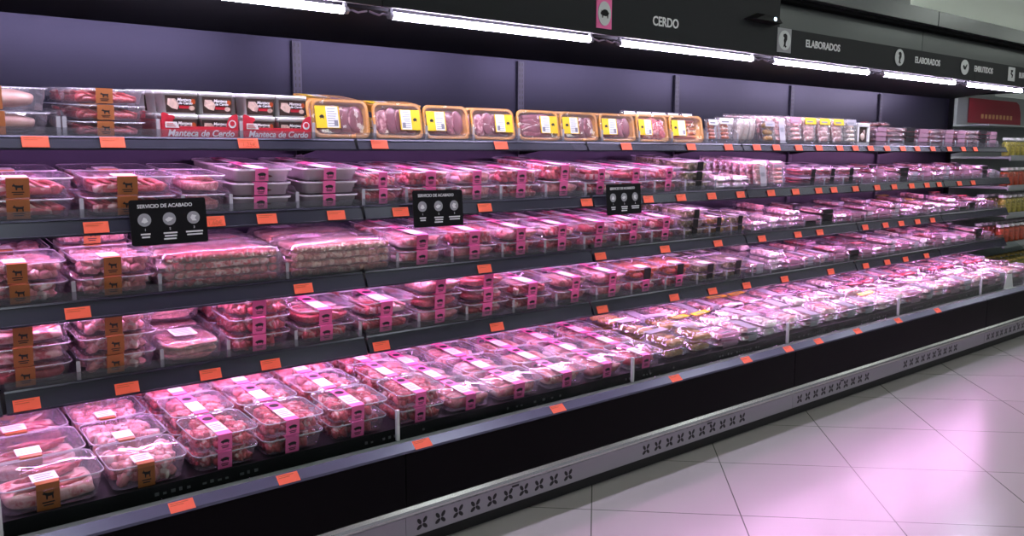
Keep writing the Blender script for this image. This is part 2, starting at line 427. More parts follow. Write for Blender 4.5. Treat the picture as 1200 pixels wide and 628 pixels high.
def proto_tray(key, name, content, meat, label, traymat='tray', w=W0, d=D0, h=H0, var=2):
    lst = []
    tr = tray_mesh(w, d, h); fm = film_mesh(w, d, h)
    for v in range(var):
        r = empty(name); r.location = (0, -50, 0)
        if v == 0:
            a = tr.build('tray', [traymat, 'rim'], r); b = fm.build('lid_film', 'film', r)
            ta, tb = a.data, b.data
            if label:
                col, emb, lab = label; l = band_label(w, d, h, col, emb).build('label', [col, 'black', 'white', 'pinkclear' if col == 'pink' else col, 'greyprint'], r); tl = l.data; l['label'] = lab
        else:
            for nm, me in (('tray', ta), ('lid_film', tb)) + ((('label', tl),) if label else ()):
                o = bpy.data.objects.new(nm, me); C.objects.link(o); o.parent = r
                if nm == 'label': o['label'] = label[2]
        mo = FILL[content](w - .028, d - .028, h - .004).build('meat', meat, r)
        mo.location.z = .003
        lst.append(r)
    PROTO[key] = lst
PINK = ('pink', PIG, 'pink band label with a black pig and a white sticker')
BROWN = ('brown', GOAT, 'brown band label with a black animal and a white sticker')
BLK = ('black', PIG, 'black band label with a white sticker')
proto_tray('pk_chunks', 'meat_tray', 'chunks', 'pork', PINK, var=3)
proto_tray('pk_chops', 'meat_tray', 'chops', 'pork', PINK, var=3)
proto_tray('pk_fillet', 'meat_tray', 'fillet', 'porkpale', PINK)
proto_tray('pk_strips', 'meat_tray', 'strips', 'pork', PINK)
proto_tray('pk_mince', 'meat_tray', 'mince', 'pork', PINK)
proto_tray('pk_ribs', 'meat_tray', 'ribs', 'bone', PINK)
proto_tray('pk_red', 'meat_tray', 'chops', 'red', PINK)
proto_tray('br_chops', 'meat_tray', 'chops', 'red', BROWN)
proto_tray('br_chunks', 'meat_tray', 'chunks', 'porkpale', BROWN)
proto_tray('br_strips', 'meat_tray', 'strips', 'red', BROWN)
proto_tray('br_leg', 'meat_tray', 'leg', 'leg', BROWN, h=.07)
proto_tray('plain', 'meat_tray', 'strips', 'porkpale', None)
proto_tray('stew', 'meat_tray', 'stew', 'dark', PINK, 'traygrey', h=.042)
proto_tray('orange', 'meat_tray', 'chunks', 'chorizo', BLK)
proto_tray('burger', 'burger_tray', 'burger', 'red', BLK, h=.045)
proto_tray('bread', 'breaded_meat_tray', 'nuggets', 'bread', BLK, h=.045)
proto_tray('mush', 'mixed_meat_tray', 'chunks', 'green', BLK, h=.045)
DESC = dict(pk_chunks='pink-labelled clear tray of diced pork', pk_chops='pink-labelled clear tray of pork chops', pk_fillet='pink-labelled clear tray of pale pork fillets',
            pk_strips='pink-labelled clear tray of pork strips', pk_mince='pink-labelled clear tray of minced pork', pk_ribs='pink-labelled clear tray of pork ribs', pk_red='pink-labelled clear tray of dark chops',
            br_chops='brown-labelled clear tray of lamb chops', br_chunks='brown-labelled clear tray of pale pieces', br_strips='brown-labelled tray of pink meat strips', br_leg='brown-labelled deep tray of smooth leg',
            plain='unlabelled clear tray of shredded pork', stew='pink-labelled grey tray of dark meat', orange='black-labelled tray of orange marinated meat', burger='black-labelled clear tray of burgers',
            bread='black-labelled tray of yellow breaded pieces', mush='black-labelled tray of mixed pale pieces')

ORD = 'first second third fourth fifth sixth seventh eighth ninth tenth eleventh twelfth thirteenth fourteenth fifteenth sixteenth seventeenth eighteenth nineteenth twentieth'.split()
def ordn(i):
    if i < 20: return ORD[i]
    t = ['twenty', 'thirty', 'forty', 'fifty', 'sixty', 'seventy'][(i + 1) // 10 - 2]; u = (i + 1) % 10
    return (t.replace('y', 'ieth') if u == 0 else t + '-' + ORD[u - 1])
SHN = {1: 'top shelf', 2: 'second shelf', 3: 'third shelf', 4: 'lowest shelf', 0: 'bottom deck'}
ROWN = ['front row', 'second row', 'third row', 'back row', 'fifth row']
LEVN = {1: [''], 2: ['lower one', 'upper one'], 3: ['bottom one', 'middle one', 'topmost'], 4: ['bottom one', 'second up', 'third up', 'topmost'], 5: ['bottom one', 'second up', 'third up', 'fourth up', 'topmost']}
seen_labels = {}
def put_label(o, desc, shelf, col, row, lev, n, cat, group=None):
    l = f"{desc}, {SHN[shelf]}, {ROWN[row]}, {ordn(col)} from left" + (f", {LEVN[n][lev]}" if LEVN[n][lev] else '')
    k = seen_labels.get(l, 0); seen_labels[l] = k + 1
    tag(o, l, cat, group or f"{cat}s on the {SHN[shelf]}")

# ------------------------------------------------------------------ shelf geometry of the case (metres; case runs along X, its front faces -Y)
TILT = {1: 3.5, 2: 5.0, 3: 5.5, 4: 6.0, 0: 6.0}
FRONT = {1: (.425, 1.497), 2: (.385, 1.243), 3: (.385, .985), 4: (.385, .727), 0: (.060, .447)}
def surf(sh, y): return FRONT[sh][1] + (y - FRONT[sh][0]) * math.tan(R_(TILT[sh]))
XL, XR = -.83, 7.95
used = {}
def place(proto, sh, x, y, z_up=0.0, sx=1, sy=1, sz=1, rz=0.0, jit=1.0, rx=None):
    k = proto
    src = random.choice(PROTO[k]) if isinstance(k, str) else k
    o = dup(src)
    o.location = (x + random.uniform(-.002, .002) * jit, y, surf(sh, y) + z_up * math.cos(R_(TILT[sh])) + .0012)
    o.rotation_euler = (R_(TILT[sh]) if rx is None else rx, 0, rz + random.uniform(-.02, .02) * jit)
    o.scale = (sx, sy, sz)
    return o
HT = dict(br_leg=.07, stew=.042, burger=.045, bread=.045, mush=.045)
def tray_column(sh, col, x0, x1, keys, n, rows, rowd, backn=None, szs=1.0, cat='meat tray', y0=None, drop=0):
    """a column of stacked trays: n high at the front, backn high behind"""
    w = x1 - x0
    if sh in (2, 3, 4) and szs == 1.0: szs = 1.07
    for r in range(rows):
        nn = n if r == 0 else (backn or n)
        cs = math.cos(R_(TILT[sh]))
        y = (FRONT[sh][0] if y0 is None else y0) + (rowd / 2 + (.006 if sh else -.008) + r * rowd) * cs
        for l in range(nn):
            key = keys[(l + r * 2) % len(keys)] if len(keys) > 1 else keys[0]
            hh = HT.get(key, H0) * szs
            yy = y - l * (hh + .0045) * math.sin(R_(TILT[sh]))
            o = place(key, sh, (x0 + x1) / 2, yy, 0, w * .965 / W0, (rowd - .008) / D0, szs)
            o.location.z = surf(sh, y) + (.0015 + l * (hh + .0048)) * cs
            put_label(o, DESC[key], sh, col, r, l, nn, cat)

# ---------- shelf 2
col = 0
S2 = [(.375, .675, ['br_chops'], 2), (.690, .990, ['br_chops'], 2), (1.0, 1.155, ['plain'], 2), (1.17, 1.405, ['stew'], 3), (1.435, 1.682, ['stew'], 3), (1.695, 1.880, ['pk_chops'], 2), (1.896, 2.138, ['pk_chunks'], 2),
      (2.150, 2.370, ['pk_fillet'], 2), (2.384, 2.637, ['pk_chunks'], 2), (2.650, 2.892, ['pk_fillet', 'pk_chunks'], 2), (2.906, 3.134, ['pk_chops'], 2), (3.147, 3.392, ['pk_strips'], 2), (3.408, 3.640, ['pk_red', 'pk_chops'], 2), (3.664, 3.900, ['mush'], 3)]
for i, (a, b, k, n) in enumerate(S2):
    tall = 1.25 if i == 9 else 1.0
    tray_column(2, i, a, b, k, n, 2, .225, szs=tall)
c2 = len(S2)
S3 = [(.375, .636, ['br_chunks'], 2), (.645, .900, ['br_chunks'], 2), None, None, (1.842, 2.103, ['pk_fillet'], 2), (2.112, 2.378, ['pk_fillet', 'pk_chunks'], 2), (2.386, 2.633, ['pk_chunks', 'pk_fillet'], 2), (2.640, 2.888, ['pk_red', 'pk_chops'], 2),
      (2.895, 3.133, ['pk_strips'], 2), (3.141, 3.378, ['pk_chops'], 2), (3.386, 3.641, ['pk_red'], 2), (3.650, 3.860, ['mush'], 3), (3.868, 4.060, ['bread'], 2), (4.068, 4.262, ['bread', 'mush'], 2)]
for i, s in enumerate(S3):
    if s: tray_column(3, i, s[0], s[1], s[2], s[3], 2, .225, backn=3 if i == 1 else None)
c3 = len(S3)
S4 = [(.375, .634, ['br_strips'], 3), (.640, .893, ['br_chunks'], 3), None, (1.136, 1.381, ['pk_chunks'], 3), (1.399, 1.653, ['pk_chops', 'pk_strips'], 2), (1.665, 1.930, ['pk_chops'], 2), (1.938, 2.178, ['pk_fillet', 'pk_strips'], 3),
      (2.187, 2.443, ['pk_strips'], 3), (2.453, 2.706, ['pk_red'], 2), (2.732, 2.975, ['pk_ribs'], 2), (2.992, 3.229, ['pk_fillet'], 2), (3.242, 3.496, ['pk_strips', 'orange'], 2), (3.510, 3.762, ['pk_chunks', 'orange'], 2), (3.772, 4.030, ['mush'], 2), (4.040, 4.280, ['mush'], 2)]
for i, s in enumerate(S4):
    if s: tray_column(4, i, s[0], s[1], s[2], s[3], 2, .225)
c4 = len(S4)
# ---------- bottom deck: four rows
S0 = [(.350, .646, ['br_strips'], 1), (.650, .896, ['br_chunks'], 1), (.904, 1.132, ['pk_chunks'], 2), (1.138, 1.376, ['pk_chunks'], 2), (1.392, 1.640, ['pk_chunks'], 2), (1.678, 1.905, ['pk_chunks'], 2), (1.915, 2.150, ['pk_fillet'], 1), (2.158, 2.430, ['pk_fillet', 'pk_ribs'], 1),
      (2.438, 2.698, ['pk_ribs', 'pk_strips'], 1), (2.705, 2.955, ['pk_fillet', 'pk_ribs'], 1), (2.962, 3.230, ['pk_mince', 'pk_ribs'], 1)]
for i, (a, b, k, n) in enumerate(S0):
    a *= .966; b *= .966
    big = 1.45 if i == 0 else (1.35 if i == 1 else 1.15)
    tray_column(0, i, a, b, k, n, 4, .200, backn=(1 if n == 1 else 2), szs=big if n == 1 else 1.0)
c0 = len(S0)
# ---------- top shelf, left end
tray_column(1, 0, .330, .628, ['br_leg'], 2, 2, .22)
tray_column(1, 1, .672, .915, ['br_chops'], 3, 2, .22, szs=.84)

# ---------- gold trays standing on edge on the top shelf
def gold_proto(content, meat, left, w=.24, d=.145, h=.034):
    r = empty('gold_meat_tray'); r.location = (0, -50, 0)
    sub = [tray_mesh(w, d, h, .006, .022).build('tray', ['traygold', 'traygold'], r), film_mesh(w, d, h, .003).build('lid_film', 'film', r), FILL[content](w - .034, d - .030, h - .001).build('meat', meat, r)]
    mb = MB(); s = -1 if left else 1; x0 = s * (w / 2 - .012); z = h + .004
    def bx(a, b, y0, y1, mi, zz): mb.box(min(a, b), max(a, b), y0, y1, z + zz, z + zz + .0005, mi)
    bx(x0, x0 - s * .10, -.038, .045, 0, 0)
    bx(x0 - s * .045, x0 - s * .094, -.036, .043, 1, .0005)
    for k in range(8): bx(x0 - s * .050, x0 - s * (.080 + .004 * (k % 3)), -.030 + k * .009, -.028 + k * .009, 2, .001)
    bx(x0 - s * .075, x0 - s * .090, -.03, -.008, 2, .0013)
    mb.plate([(x0 - s * .026 + p[0] * .010, .004 + p[1] * .014) for p in PIG], .0004, lambda u, v, q: (u, v, z + .0006 + q), 3)
    l = mb.build('label', ['yellow', 'white', 'greyprint', 'black'], r); l['label'] = 'yellow and white label'; sub.append(l)
    for o in sub: o.location.y += d / 2     # base edge at the root
    return r
G = {k: gold_proto(*a) for k, a in dict(loinL=('loin', 'loin', True), loinR=('loin', 'loin', False), porkR=('fillet', 'loin', False), porkL=('loin', 'loin', True), pale=('chunks', 'pork', True), chor=('sausage', 'chorizo', True)).items()}
GD = dict(loinL='gold tray of dark loin slices, yellow label at left', loinR='gold tray of dark loin slices, yellow label at right', porkR='gold tray of one loin piece, yellow label at right', porkL='gold tray of marinated loin strips',
          pale='gold tray of pale pink meat', chor='gold tray of orange sausages')
gold = [(1.508, 1.762, 'loinL', 1.03), (1.772, 2.010, 'loinR', 1), (2.012, 2.250, 'porkL', .98), (2.260, 2.508, 'loinR', .96), (2.517, 2.782, 'porkR', .96), (2.786, 3.040, 'loinL', .96), (3.050, 3.312, 'porkL', .96), (3.318, 3.570, 'pale', .98), (3.578, 3.868, 'chor', 1)]
where = ['immediately right of the lard boxes', 'above the second shelf label sign', 'third in the gold row', 'fourth in the gold row', 'fifth in the gold row', 'sixth in the gold row', 'seventh in the gold row', 'eighth in the gold row', 'last in the gold row']
where[1] = 'second in the gold row'
for i, (a, b, k, s) in enumerate(gold):
    for r in range(2):
        if r and i in (1, 2, 4): continue
        o = place(G[k if r == 0 else 'loinR'], 1, (a + b) / 2 + (.02 if r else 0), FRONT[1][0] + .045 + r * .075, 0, (b - a) * .97 / .24, s, 1, rx=R_(80 - 4 * r))
        tag(o, (GD[k] + ', ' + where[i]) if r == 0 else f"gold tray standing hidden behind the {ordn(i)} gold tray of the top shelf", 'meat tray', 'gold trays standing on the top shelf')
# two gold trays lying on edge-tops behind
for i, (x, y, z, rz) in enumerate([(1.70, .70, .115, .1), (1.97, .66, .100, -.12)]):
    r = dup(G['loinL']); r.location = (x, y - .08, surf(1, y) + z); r.rotation_euler = (R_(10), 0, rz)
    tag(r, ['gold tray lying flat behind the first upright gold tray', 'gold tray lying flat behind the second upright gold tray'][i], 'meat tray', 'gold trays standing on the top shelf')
    sup = dup(G['loinL']); sup.location = (x, y - .08, surf(1, y - .08) + .002); sup.rotation_euler = (R_(4), 0, rz); sup.scale = (1, 1, 1)
    tag(sup, ['gold tray lowest behind the first upright gold tray', 'gold tray lowest behind the second upright gold tray'][i], 'meat tray', 'gold trays standing on the top shelf')
    s2 = dup(G['loinL']); s2.location = (x, y - .08, surf(1, y - .08) + .045); s2.rotation_euler = (R_(5), 0, rz)
    tag(s2, ['gold tray in the middle behind the first upright gold tray', 'gold tray in the middle behind the second upright gold tray'][i], 'meat tray', 'gold trays standing on the top shelf')

# ---------- text
def text_obj(s, size, mat, name, parent, loc, rot, extr=.0006, shear=0, align='CENTER', sx=1.0, bold=0.0):
    cu = bpy.data.curves.new(name, 'FONT'); cu.body = s; cu.size = size; cu.extrude = extr; cu.align_x = align; cu.align_y = 'CENTER'; cu.shear = shear; cu.offset = bold; cu.resolution_u = 3
    t = bpy.data.objects.new('tmp', cu); C.objects.link(t)
    bpy.context.view_layer.update()
    me = bpy.data.meshes.new_from_object(t.evaluated_get(bpy.context.evaluated_depsgraph_get()))
    bpy.data.objects.remove(t); me.materials.clear(); me.materials.append(M[mat])
    o = bpy.data.objects.new(name, me); C.objects.link(o); o.parent = parent; o.location = loc; o.rotation_euler = rot; o.scale = (sx, 1, 1)
    return o
FACE = (R_(90), 0, 0)

# ---------- lard tubs in red display boxes
tw, th, td = .120, .077, .10
mb = MB()
mb.loft([rrect(tw * s, td * s, .016, z, 5) for s, z in ((.86, 0), (.90, .003), (.98, th - .016), (1.0, th - .016), (1.0, th - .003), (.97, th)) ], 0, True, True, True)
tub = empty('lard_tub'); tub.location = (0, -50, 0)
mb.build('tub', 'lid', tub)
sl = MB(); yb = -td / 2 * .99
sl.plate([(-.049, .004), (.049, .004), (.053, th - .017), (-.053, th - .017)], .001, lambda u, v, q: (u, yb - q + .003 * (1 - v / th), v), 0)
sl.plate([(-.046, .030), (-.030, .018), (-.012, .014), (-.006, .034), (-.020, .050), (-.044, .050)], .0006, lambda u, v, q: (u, yb - .001 - q + .003 * (1 - v / th), v), 1)
sl.plate([(-.008, .028), (.030, .028), (.026, .018), (-.006, .018)], .0006, lambda u, v, q: (u, yb - .001 - q + .003 * (1 - v / th), v), 2)
sl.plate(ellipse(.010, .008, 12, .036, .020), .0006, lambda u, v, q: (u, yb - .0012 - q + .003 * (1 - v / th), v), 1)
sl.plate(ellipse(.008, .009, 12, .040, .042), .0006, lambda u, v, q: (u, yb - .0012 - q + .003 * (1 - v / th), v), 3)
slo = sl.build('printed_sleeve', ['sleeve', 'pale', 'redcard', 'chorizo'], tub); slo['label'] = 'dark printed sleeve'
t1 = text_obj('Manteca', .014, 'white', 'lettering', tub, (.010, yb - .0022, .047), FACE, .0004, .2, bold=.0004)
t2 = text_obj('de Cerdo', .012, 'white', 'lettering', tub, (.014, yb - .0022, .036), FACE, .0004, .2, bold=.0004)
def lard_box():
    r = empty('lard_display_box'); r.location = (0, -50, 0); w = .262; d = .215; mb = MB()
    out = [(-w / 2, 0), (w / 2, 0), (w / 2, .080)] + [(w / 2 - .004 - .036 * math.sin(a), .040 + .045 * math.cos(a)) for a in [k * PI / 2 / 6 for k in range(7)]] + \
          [(-w / 2 + .004 + .036 * math.sin(a), .040 + .045 * math.cos(a)) for a in [(6 - k) * PI / 2 / 6 for k in range(7)]] + [(-w / 2, .080)]
    out = [(u, max(0, v)) for u, v in out]
    mb.plate(out, .002, lambda u, v, q: (u, -d / 2 - q, v), 0)
    mb.box(-w / 2, w / 2, -d / 2, d / 2, 0, .0015)
    mb.box(-w / 2 - .001, -w / 2 + .001, -d / 2, d / 2, 0, .06); mb.box(w / 2 - .001, w / 2 + .001, -d / 2, d / 2, 0, .06); mb.box(-w / 2, w / 2, d / 2 - .002, d / 2, 0, .06)
    o = mb.build('carton', 'redcard', r)
    mb = MB(); y = -d / 2 - .0025
    mb.plate(ellipse(.014, .009, 14, -w / 2 + .030, .068), .0004, lambda u, v, q: (u, y - q, v), 1)
    mb.build('emblem', ['white', 'redcard'], r)['label'] = 'white oval emblem'; mb = MB()
    mb.plate([(-w / 2 + .012, .034), (-w / 2 + .058, .034), (-w / 2 + .050, .054), (-w / 2 + .012, .054)], .0004, lambda u, v, q: (u, y - q, v), 0)
    for k in range(3): mb.box(-w / 2 + .016, -w / 2 + .046 - .004 * k, y - .001, y - .0004, .038 + .005 * k, .040 + .005 * k, 1)
    mb.build('printed_panel', ['white', 'redcard'], r)['label'] = 'white printed panel'; mb = MB()
    mb.plate(ellipse(.014, .014, 16, w / 2 - .020, .050), .0004, lambda u, v, q: (u, y - q, v), 0)
    mb.plate(ellipse(.009, .009, 12, w / 2 - .020, .052), .0004, lambda u, v, q: (u, y - .0005 - q, v), 1)
    e = mb.build('round_seal', ['white', 'redcard'], r); e['label'] = 'white round seal'
    t = text_obj('Manteca de Cerdo', .031, 'white', 'lettering', r, (.002, y - .0006, .016), FACE, .0004, .25, bold=.0006, sx=.98); t['label'] = 'white slanted lettering reading Manteca de Cerdo'
    return r
LB = lard_box()
for bi, xc in enumerate((1.082, 1.364)):
    for row in range(2):
        y = FRONT[1][0] + .115 + row * .225
        o = place(LB, 1, xc, y, 0, jit=0)
        tag(o, f"{'red scalloped card box holding lard tubs, ' }{['left', 'right'][bi]} one, {['front', 'back'][row]} of top shelf", 'display box', 'lard display boxes')
        for ix in range(2):
            for iy in range(2):
                if row == 0 or iy == 0 or True:
                    for lv in range(2):
                        yy = y - .052 + iy * .104
                        t = dup(tub); t.location = (xc - .062 + ix * .124, yy - lv * .075 * math.sin(R_(TILT[1])), surf(1, yy) + .0035 + lv * .0785); t.rotation_euler = (R_(TILT[1]), 0, random.uniform(-.03, .03))
                        tag(t, f"white lard tub, {['left', 'right'][ix]} {['front', 'back'][iy]} {['lower', 'upper'][lv]}, in the {['left', 'right'][bi]} {['front', 'rear'][row]} lard box", 'tub', 'lard tubs in the red boxes')
# ---------- big film-wrapped packs
def wrap(w, d, h, z0=0, seed=1, mat='crinkle'):
    mb = MB(); loops = []
    prof = [(.86, 0), (.96, .02), (1, .3), (.99, .7), (.93, .93), (.75, 1.0), (.4, 1.02), (.05, 1.03)]
    for s, t in prof:
        l = []
        for p in rrect_dense(w * s, d * s, .03 * s + .004, 0):
            n = noise.noise(Vector((p[0] * 22 + seed, p[1] * 22, t * 4))) * .006 * (0 if t == 0 else 1)
            q = Vector((p[0], p[1], 0)); q = q * (1 + n / max(q.length, .02))
            l.append((q.x, q.y, z0 + h * t + n * (1 if t > 0 else 0)))
        loops.append(l)
    mb.loft(loops, 0, True, True, True); return mb
def slab_pack(kind):
    r = empty('wrapped_meat_pack'); r.location = (0, -50, 0); w = .44; d = .21; h = .125; nl = 4
    for l in range(nl):
        mb = MB(); z = .014 + l * .029
        if kind == 'slab':
            blob(mb, (random.uniform(-.01, .01), 0, z), (w * .46, d * .44, .014), (0, random.uniform(-.02, .02), 0), 4, .6, .25, .8)
            for k in range(12): blob(mb, (-w * .42 + w * .84 * k / 11, -d * .40, z), (.018, .012, .012), (0, 0, random.random()), 2, .8, .3, .6)
        else:
            blob(mb, (0, .01, z), (w * .45, d * .40, .013), (0, 0, 0), 3, .5, .1, .2)
            for k in range(22):
                blob(mb, (-w * .44 + w * .88 * k / 21, -d * .42, z + .002 * math.sin(k)), (.012, .015, .012), (0, 0, .3), 2, .8, .15, .4)
        o = mb.build('meat_slab', 'red' if (kind == 'slab' and l % 2) else ('pork' if kind == 'slab' else 'bone'), r)
    wrap(w + .008, d + .01, h + .004, 0, 3 if kind == 'slab' else 9).build('crinkled_film', 'crinkle', r)
    if kind != 'slab':
        mb = MB(); mb.box(-.16, -.06, -.04, .03, h + .012, h + .0125, 0)
        for k in range(5): mb.box(-.15, -.075, -.03 + k * .012, -.026 + k * .012, h + .0126, h + .013, 1)
        mb.build('sticker', ['pinkclear', 'greyprint'], r)
    return r
SP = slab_pack('slab'); SR = slab_pack('coil')
for (src, x, desc, ci) in ((SP, 1.130, 'large film-wrapped stack of pork belly slabs', 2), (SR, 1.597, 'large film-wrapped stack of ridged pork ribs', 3)):
    for r in range(2):
        o = place(src, 3, x, FRONT[3][0] + .115 + r * .225, 0, 1, 1, 1)
        put_label(o, desc, 3, ci, r, 0, 1, 'meat pack', 'large wrapped packs on the third shelf')
def belly_pack():
    r = empty('wrapped_meat_pack'); r.location = (0, -50, 0); w = .205; d = .21
    for l in range(3):
        mb = MB(); blob(mb, (0, 0, .014 + l * .020), (w * .45, d * .45, .011), (0, 0, .05 * l), 4, .55, .2, .8); mb.build('meat_slab', 'porkpale', r)
    wrap(w + .006, d + .006, .074, 0, 5).build('crinkled_film', 'crinkle', r)
    mb = MB(); mb.box(-.045, .035, -.05, .04, .0820, .0825, 0)
    for k in range(5): mb.box(-.038, .02, -.04 + k * .015, -.036 + k * .015, .0826, .083, 1)
    mb.build('sticker', ['white', 'greyprint'], r)
    return r
BP = belly_pack()
for r in range(2):
    o = place(BP, 4, 1.010, FRONT[4][0] + .115 + r * .222); put_label(o, 'film-wrapped pale belly slabs with white sticker', 4, 2, r, 0, 1, 'meat pack', 'wrapped belly packs on the lowest shelf')
    if r == 1:
        o = place(BP, 4, 1.010, FRONT[4][0] + .115 + r * .222, .086); tag(o, 'film-wrapped pale belly slabs lying on top of the rear belly pack', 'meat pack', 'wrapped belly packs on the lowest shelf')

# ---------- small packs of the far bays: one mesh each (film, filling, printed card)
def pack(name, w, d, h, fill, meat, card, cardpos='top', n=None, film='packfilm', cardcol2='greyprint'):
    mb = MB()
    f = FILL[fill](w - .03, d - .03, h - .004)
    mb.add(f.v, f.f, 1, f.fat, True)
    loops = []
    sd = random.random() * 40
    for s, z in ((.6, .0006), (.86, .0008), (.95, h * .35), (1.04, h * .40), (1.04, h * .44), (.95, h * .55), (.88, h * .96), (.6, h), (.2, h * 1.02), (.02, h * 1.02)):
        l = []
        for p in rrect_dense(w * s / 1.04, d * s / 1.04, .012, 0):
            nn = noise.noise(Vector((p[0] * 30 + sd, p[1] * 30, z * 40))) * .003
            l.append((p[0], p[1], max(.0005, z + (nn if z > .001 else 0))))
        loops.append(l)
    mb.loft(loops, 0, True, True, True)
    z = h * 1.02 + .003
    if cardpos == 'top': mb.box(-w * .42, w * .42, d * .22, d * .45, z, z + .0006, 2); mb.box(-w * .3, w * .2, d * .28, d * .34, z + .0006, z + .001, 3)
    elif cardpos == 'mid': mb.box(-w * .2, w * .2, -d * .49, d * .3, z, z + .0006, 2); mb.box(-w * .12, w * .12, -d * .1, d * .05, z + .0006, z + .001, 3); mb.box(-w * .2, w * .2, -d * .495, -d * .485, .004, z, 2)
    elif cardpos == 'front': mb.box(-w * .35, w * .35, -d * .50, -d * .15, z, z + .0006, 2); mb.box(-w * .35, w * .35, -d * .505, -d * .497, h * .1, z, 2); mb.box(-w * .2, w * .2, -d * .4, -d * .3, z + .0006, z + .001, 3)
    o = mb.build(name, [film, meat, card, cardcol2]); o.location = (0, -50, 0)
    return o
PK = dict(
    ham=pack('ham_pack', .145, .215, .028, 'fillet', 'porkpale', 'lilac', 'mid'),
    saus=pack('sausage_pack', .145, .215, .032, 'sausage', 'pale', 'lilac', 'top'),
    bacon=pack('bacon_pack', .145, .215, .026, 'strips', 'pork', 'pinkclear', 'front'),
    salami=pack('salami_pack', .145, .215, .026, 'chops', 'salami', 'pinkclear', 'front'),
    blackp=pack('cured_meat_pack', .145, .215, .028, 'chops', 'red', 'black', 'front', cardcol2='white'),
    redp=pack('cured_meat_pack', .145, .215, .026, 'strips', 'salami', 'redcard', 'top', cardcol2='white'),
    yel=pack('ham_pack', .145, .215, .026, 'fillet', 'porkpale', 'yellow', 'top'),
    bread=pack('breaded_meat_pack', .145, .215, .040, 'nuggets', 'bread', 'lilac', 'top', film='film'),
    clearp=pack('sausage_pack', .145, .215, .030, 'sausage', 'porkpale', 'pinkclear', 'top'),
)
PH = dict(ham=.028, saus=.032, bacon=.026, salami=.026, blackp=.028, redp=.026, yel=.026, bread=.040, clearp=.030)
PD = dict(ham='clear pack of pale ham', saus='white-labelled pack of pale sausages', bacon='clear pack of pink bacon strips', salami='flat pack of dark salami', blackp='black-labelled pack of cured meat', redp='red-labelled pack of cured meat',
          yel='yellow-topped pack of cooked ham', bread='clear pack of yellow breaded pieces', clearp='clear pack of pink sausages')
def pack_column(sh, col, x0, x1, key, n, rows=2, rowd=.225, messy=0.0, altern=None):
    w = x1 - x0
    for r in range(rows):
        cs = math.cos(R_(TILT[sh])); y = FRONT[sh][0] + (rowd / 2 + .006 + r * rowd) * cs
        z = .0015
        for l in range(n):
            k = key if not altern or (l + r) % 2 == 0 else altern
            hh = PH[k] * 1.02 + .006
            o = dup(PK[k]); o.location = (x0 + w / 2 + random.uniform(-.003, .003), y - z * math.sin(R_(TILT[sh])), surf(sh, y) + z * cs)
            o.rotation_euler = (R_(TILT[sh]), 0, random.uniform(-.03, .03) - messy * random.uniform(0, 1)); o.scale = (w * .93 / .145, .97, 1); z += hh
            put_label(o, PD[k], sh, col, r, l, n, {'ham': 'ham pack', 'saus': 'sausage pack', 'bacon': 'bacon pack', 'salami': 'salami pack', 'blackp': 'cured meat pack', 'redp': 'cured meat pack', 'yel': 'ham pack', 'bread': 'breaded meat pack', 'clearp': 'sausage pack'}[k])
divs = {1: [], 2: [], 3: [], 4: []}
# second shelf, far part
cc = c2
for a, b, k, n in ((3.92, 4.09, 'saus', 2), (4.10, 4.27, 'saus', 2)):
    pack_column(2, cc, a, b, k, n); cc += 1
# standing pink packs, one behind the other
for r in range(9):
    for side in range(2):
        o = dup(PK['ham' if side == 0 else 'clearp']); y = FRONT[2][0] + .035 + r * .047
        o.location = (4.36 + side * .17, y, surf(2, y) + .078); o.rotation_euler = (R_(82), 0, 0); o.scale = (1, .70, 1)
        tag(o, f"{ordn(r)} upright pale pink pack counting back, {['left', 'right'][side]} file on second shelf", 'ham pack' if side == 0 else 'sausage pack', 'upright packs on the second shelf')
cc += 2
for a, b in ((4.80, 5.03), (5.04, 5.26), (5.27, 5.50)):
    tray_column(2, cc, a, b, ['burger'], 2, 2, .225, cat='burger tray'); cc += 1; divs[2].append(b + .004)
def far_cols(sh, cc, x, x1, keys, w, ns):
    i = 0
    while x + w < x1:
        ww = w * random.uniform(.93, 1.07); k = keys[min(len(keys) - 1, int(i * 1.0) % len(keys))]
        n = ns[i % len(ns)]
        if x + ww > x1: break
        pack_column(sh, cc, x, x + ww, k[0] if isinstance(k, tuple) else k, n, altern=k[1] if isinstance(k, tuple) else None)
        divs[sh].append(x + ww + .003); x += ww + .008; cc += 1; i += 1
    return cc
far_cols(2, cc, 5.515, 7.93, ['bacon', 'salami', ('redp', 'bacon'), 'blackp', 'ham', 'salami', 'redp', 'ham'], .165, [2, 3, 2, 3])
far_cols(3, c3, 4.275, 7.93, ['yel', 'saus', 'clearp', ('blackp', 'salami'), 'blackp', 'redp', 'bacon', ('salami', 'ham'), 'bacon', 'ham', 'redp', 'clearp'], .175, [2, 2, 3, 2, 3])
far_cols(4, c4, 4.290, 7.93, ['ham', 'saus', 'bacon', 'ham', ('clearp', 'ham'), 'bacon', 'blackp', 'salami', 'redp', 'ham', 'bacon'], .180, [2, 3, 2, 2])
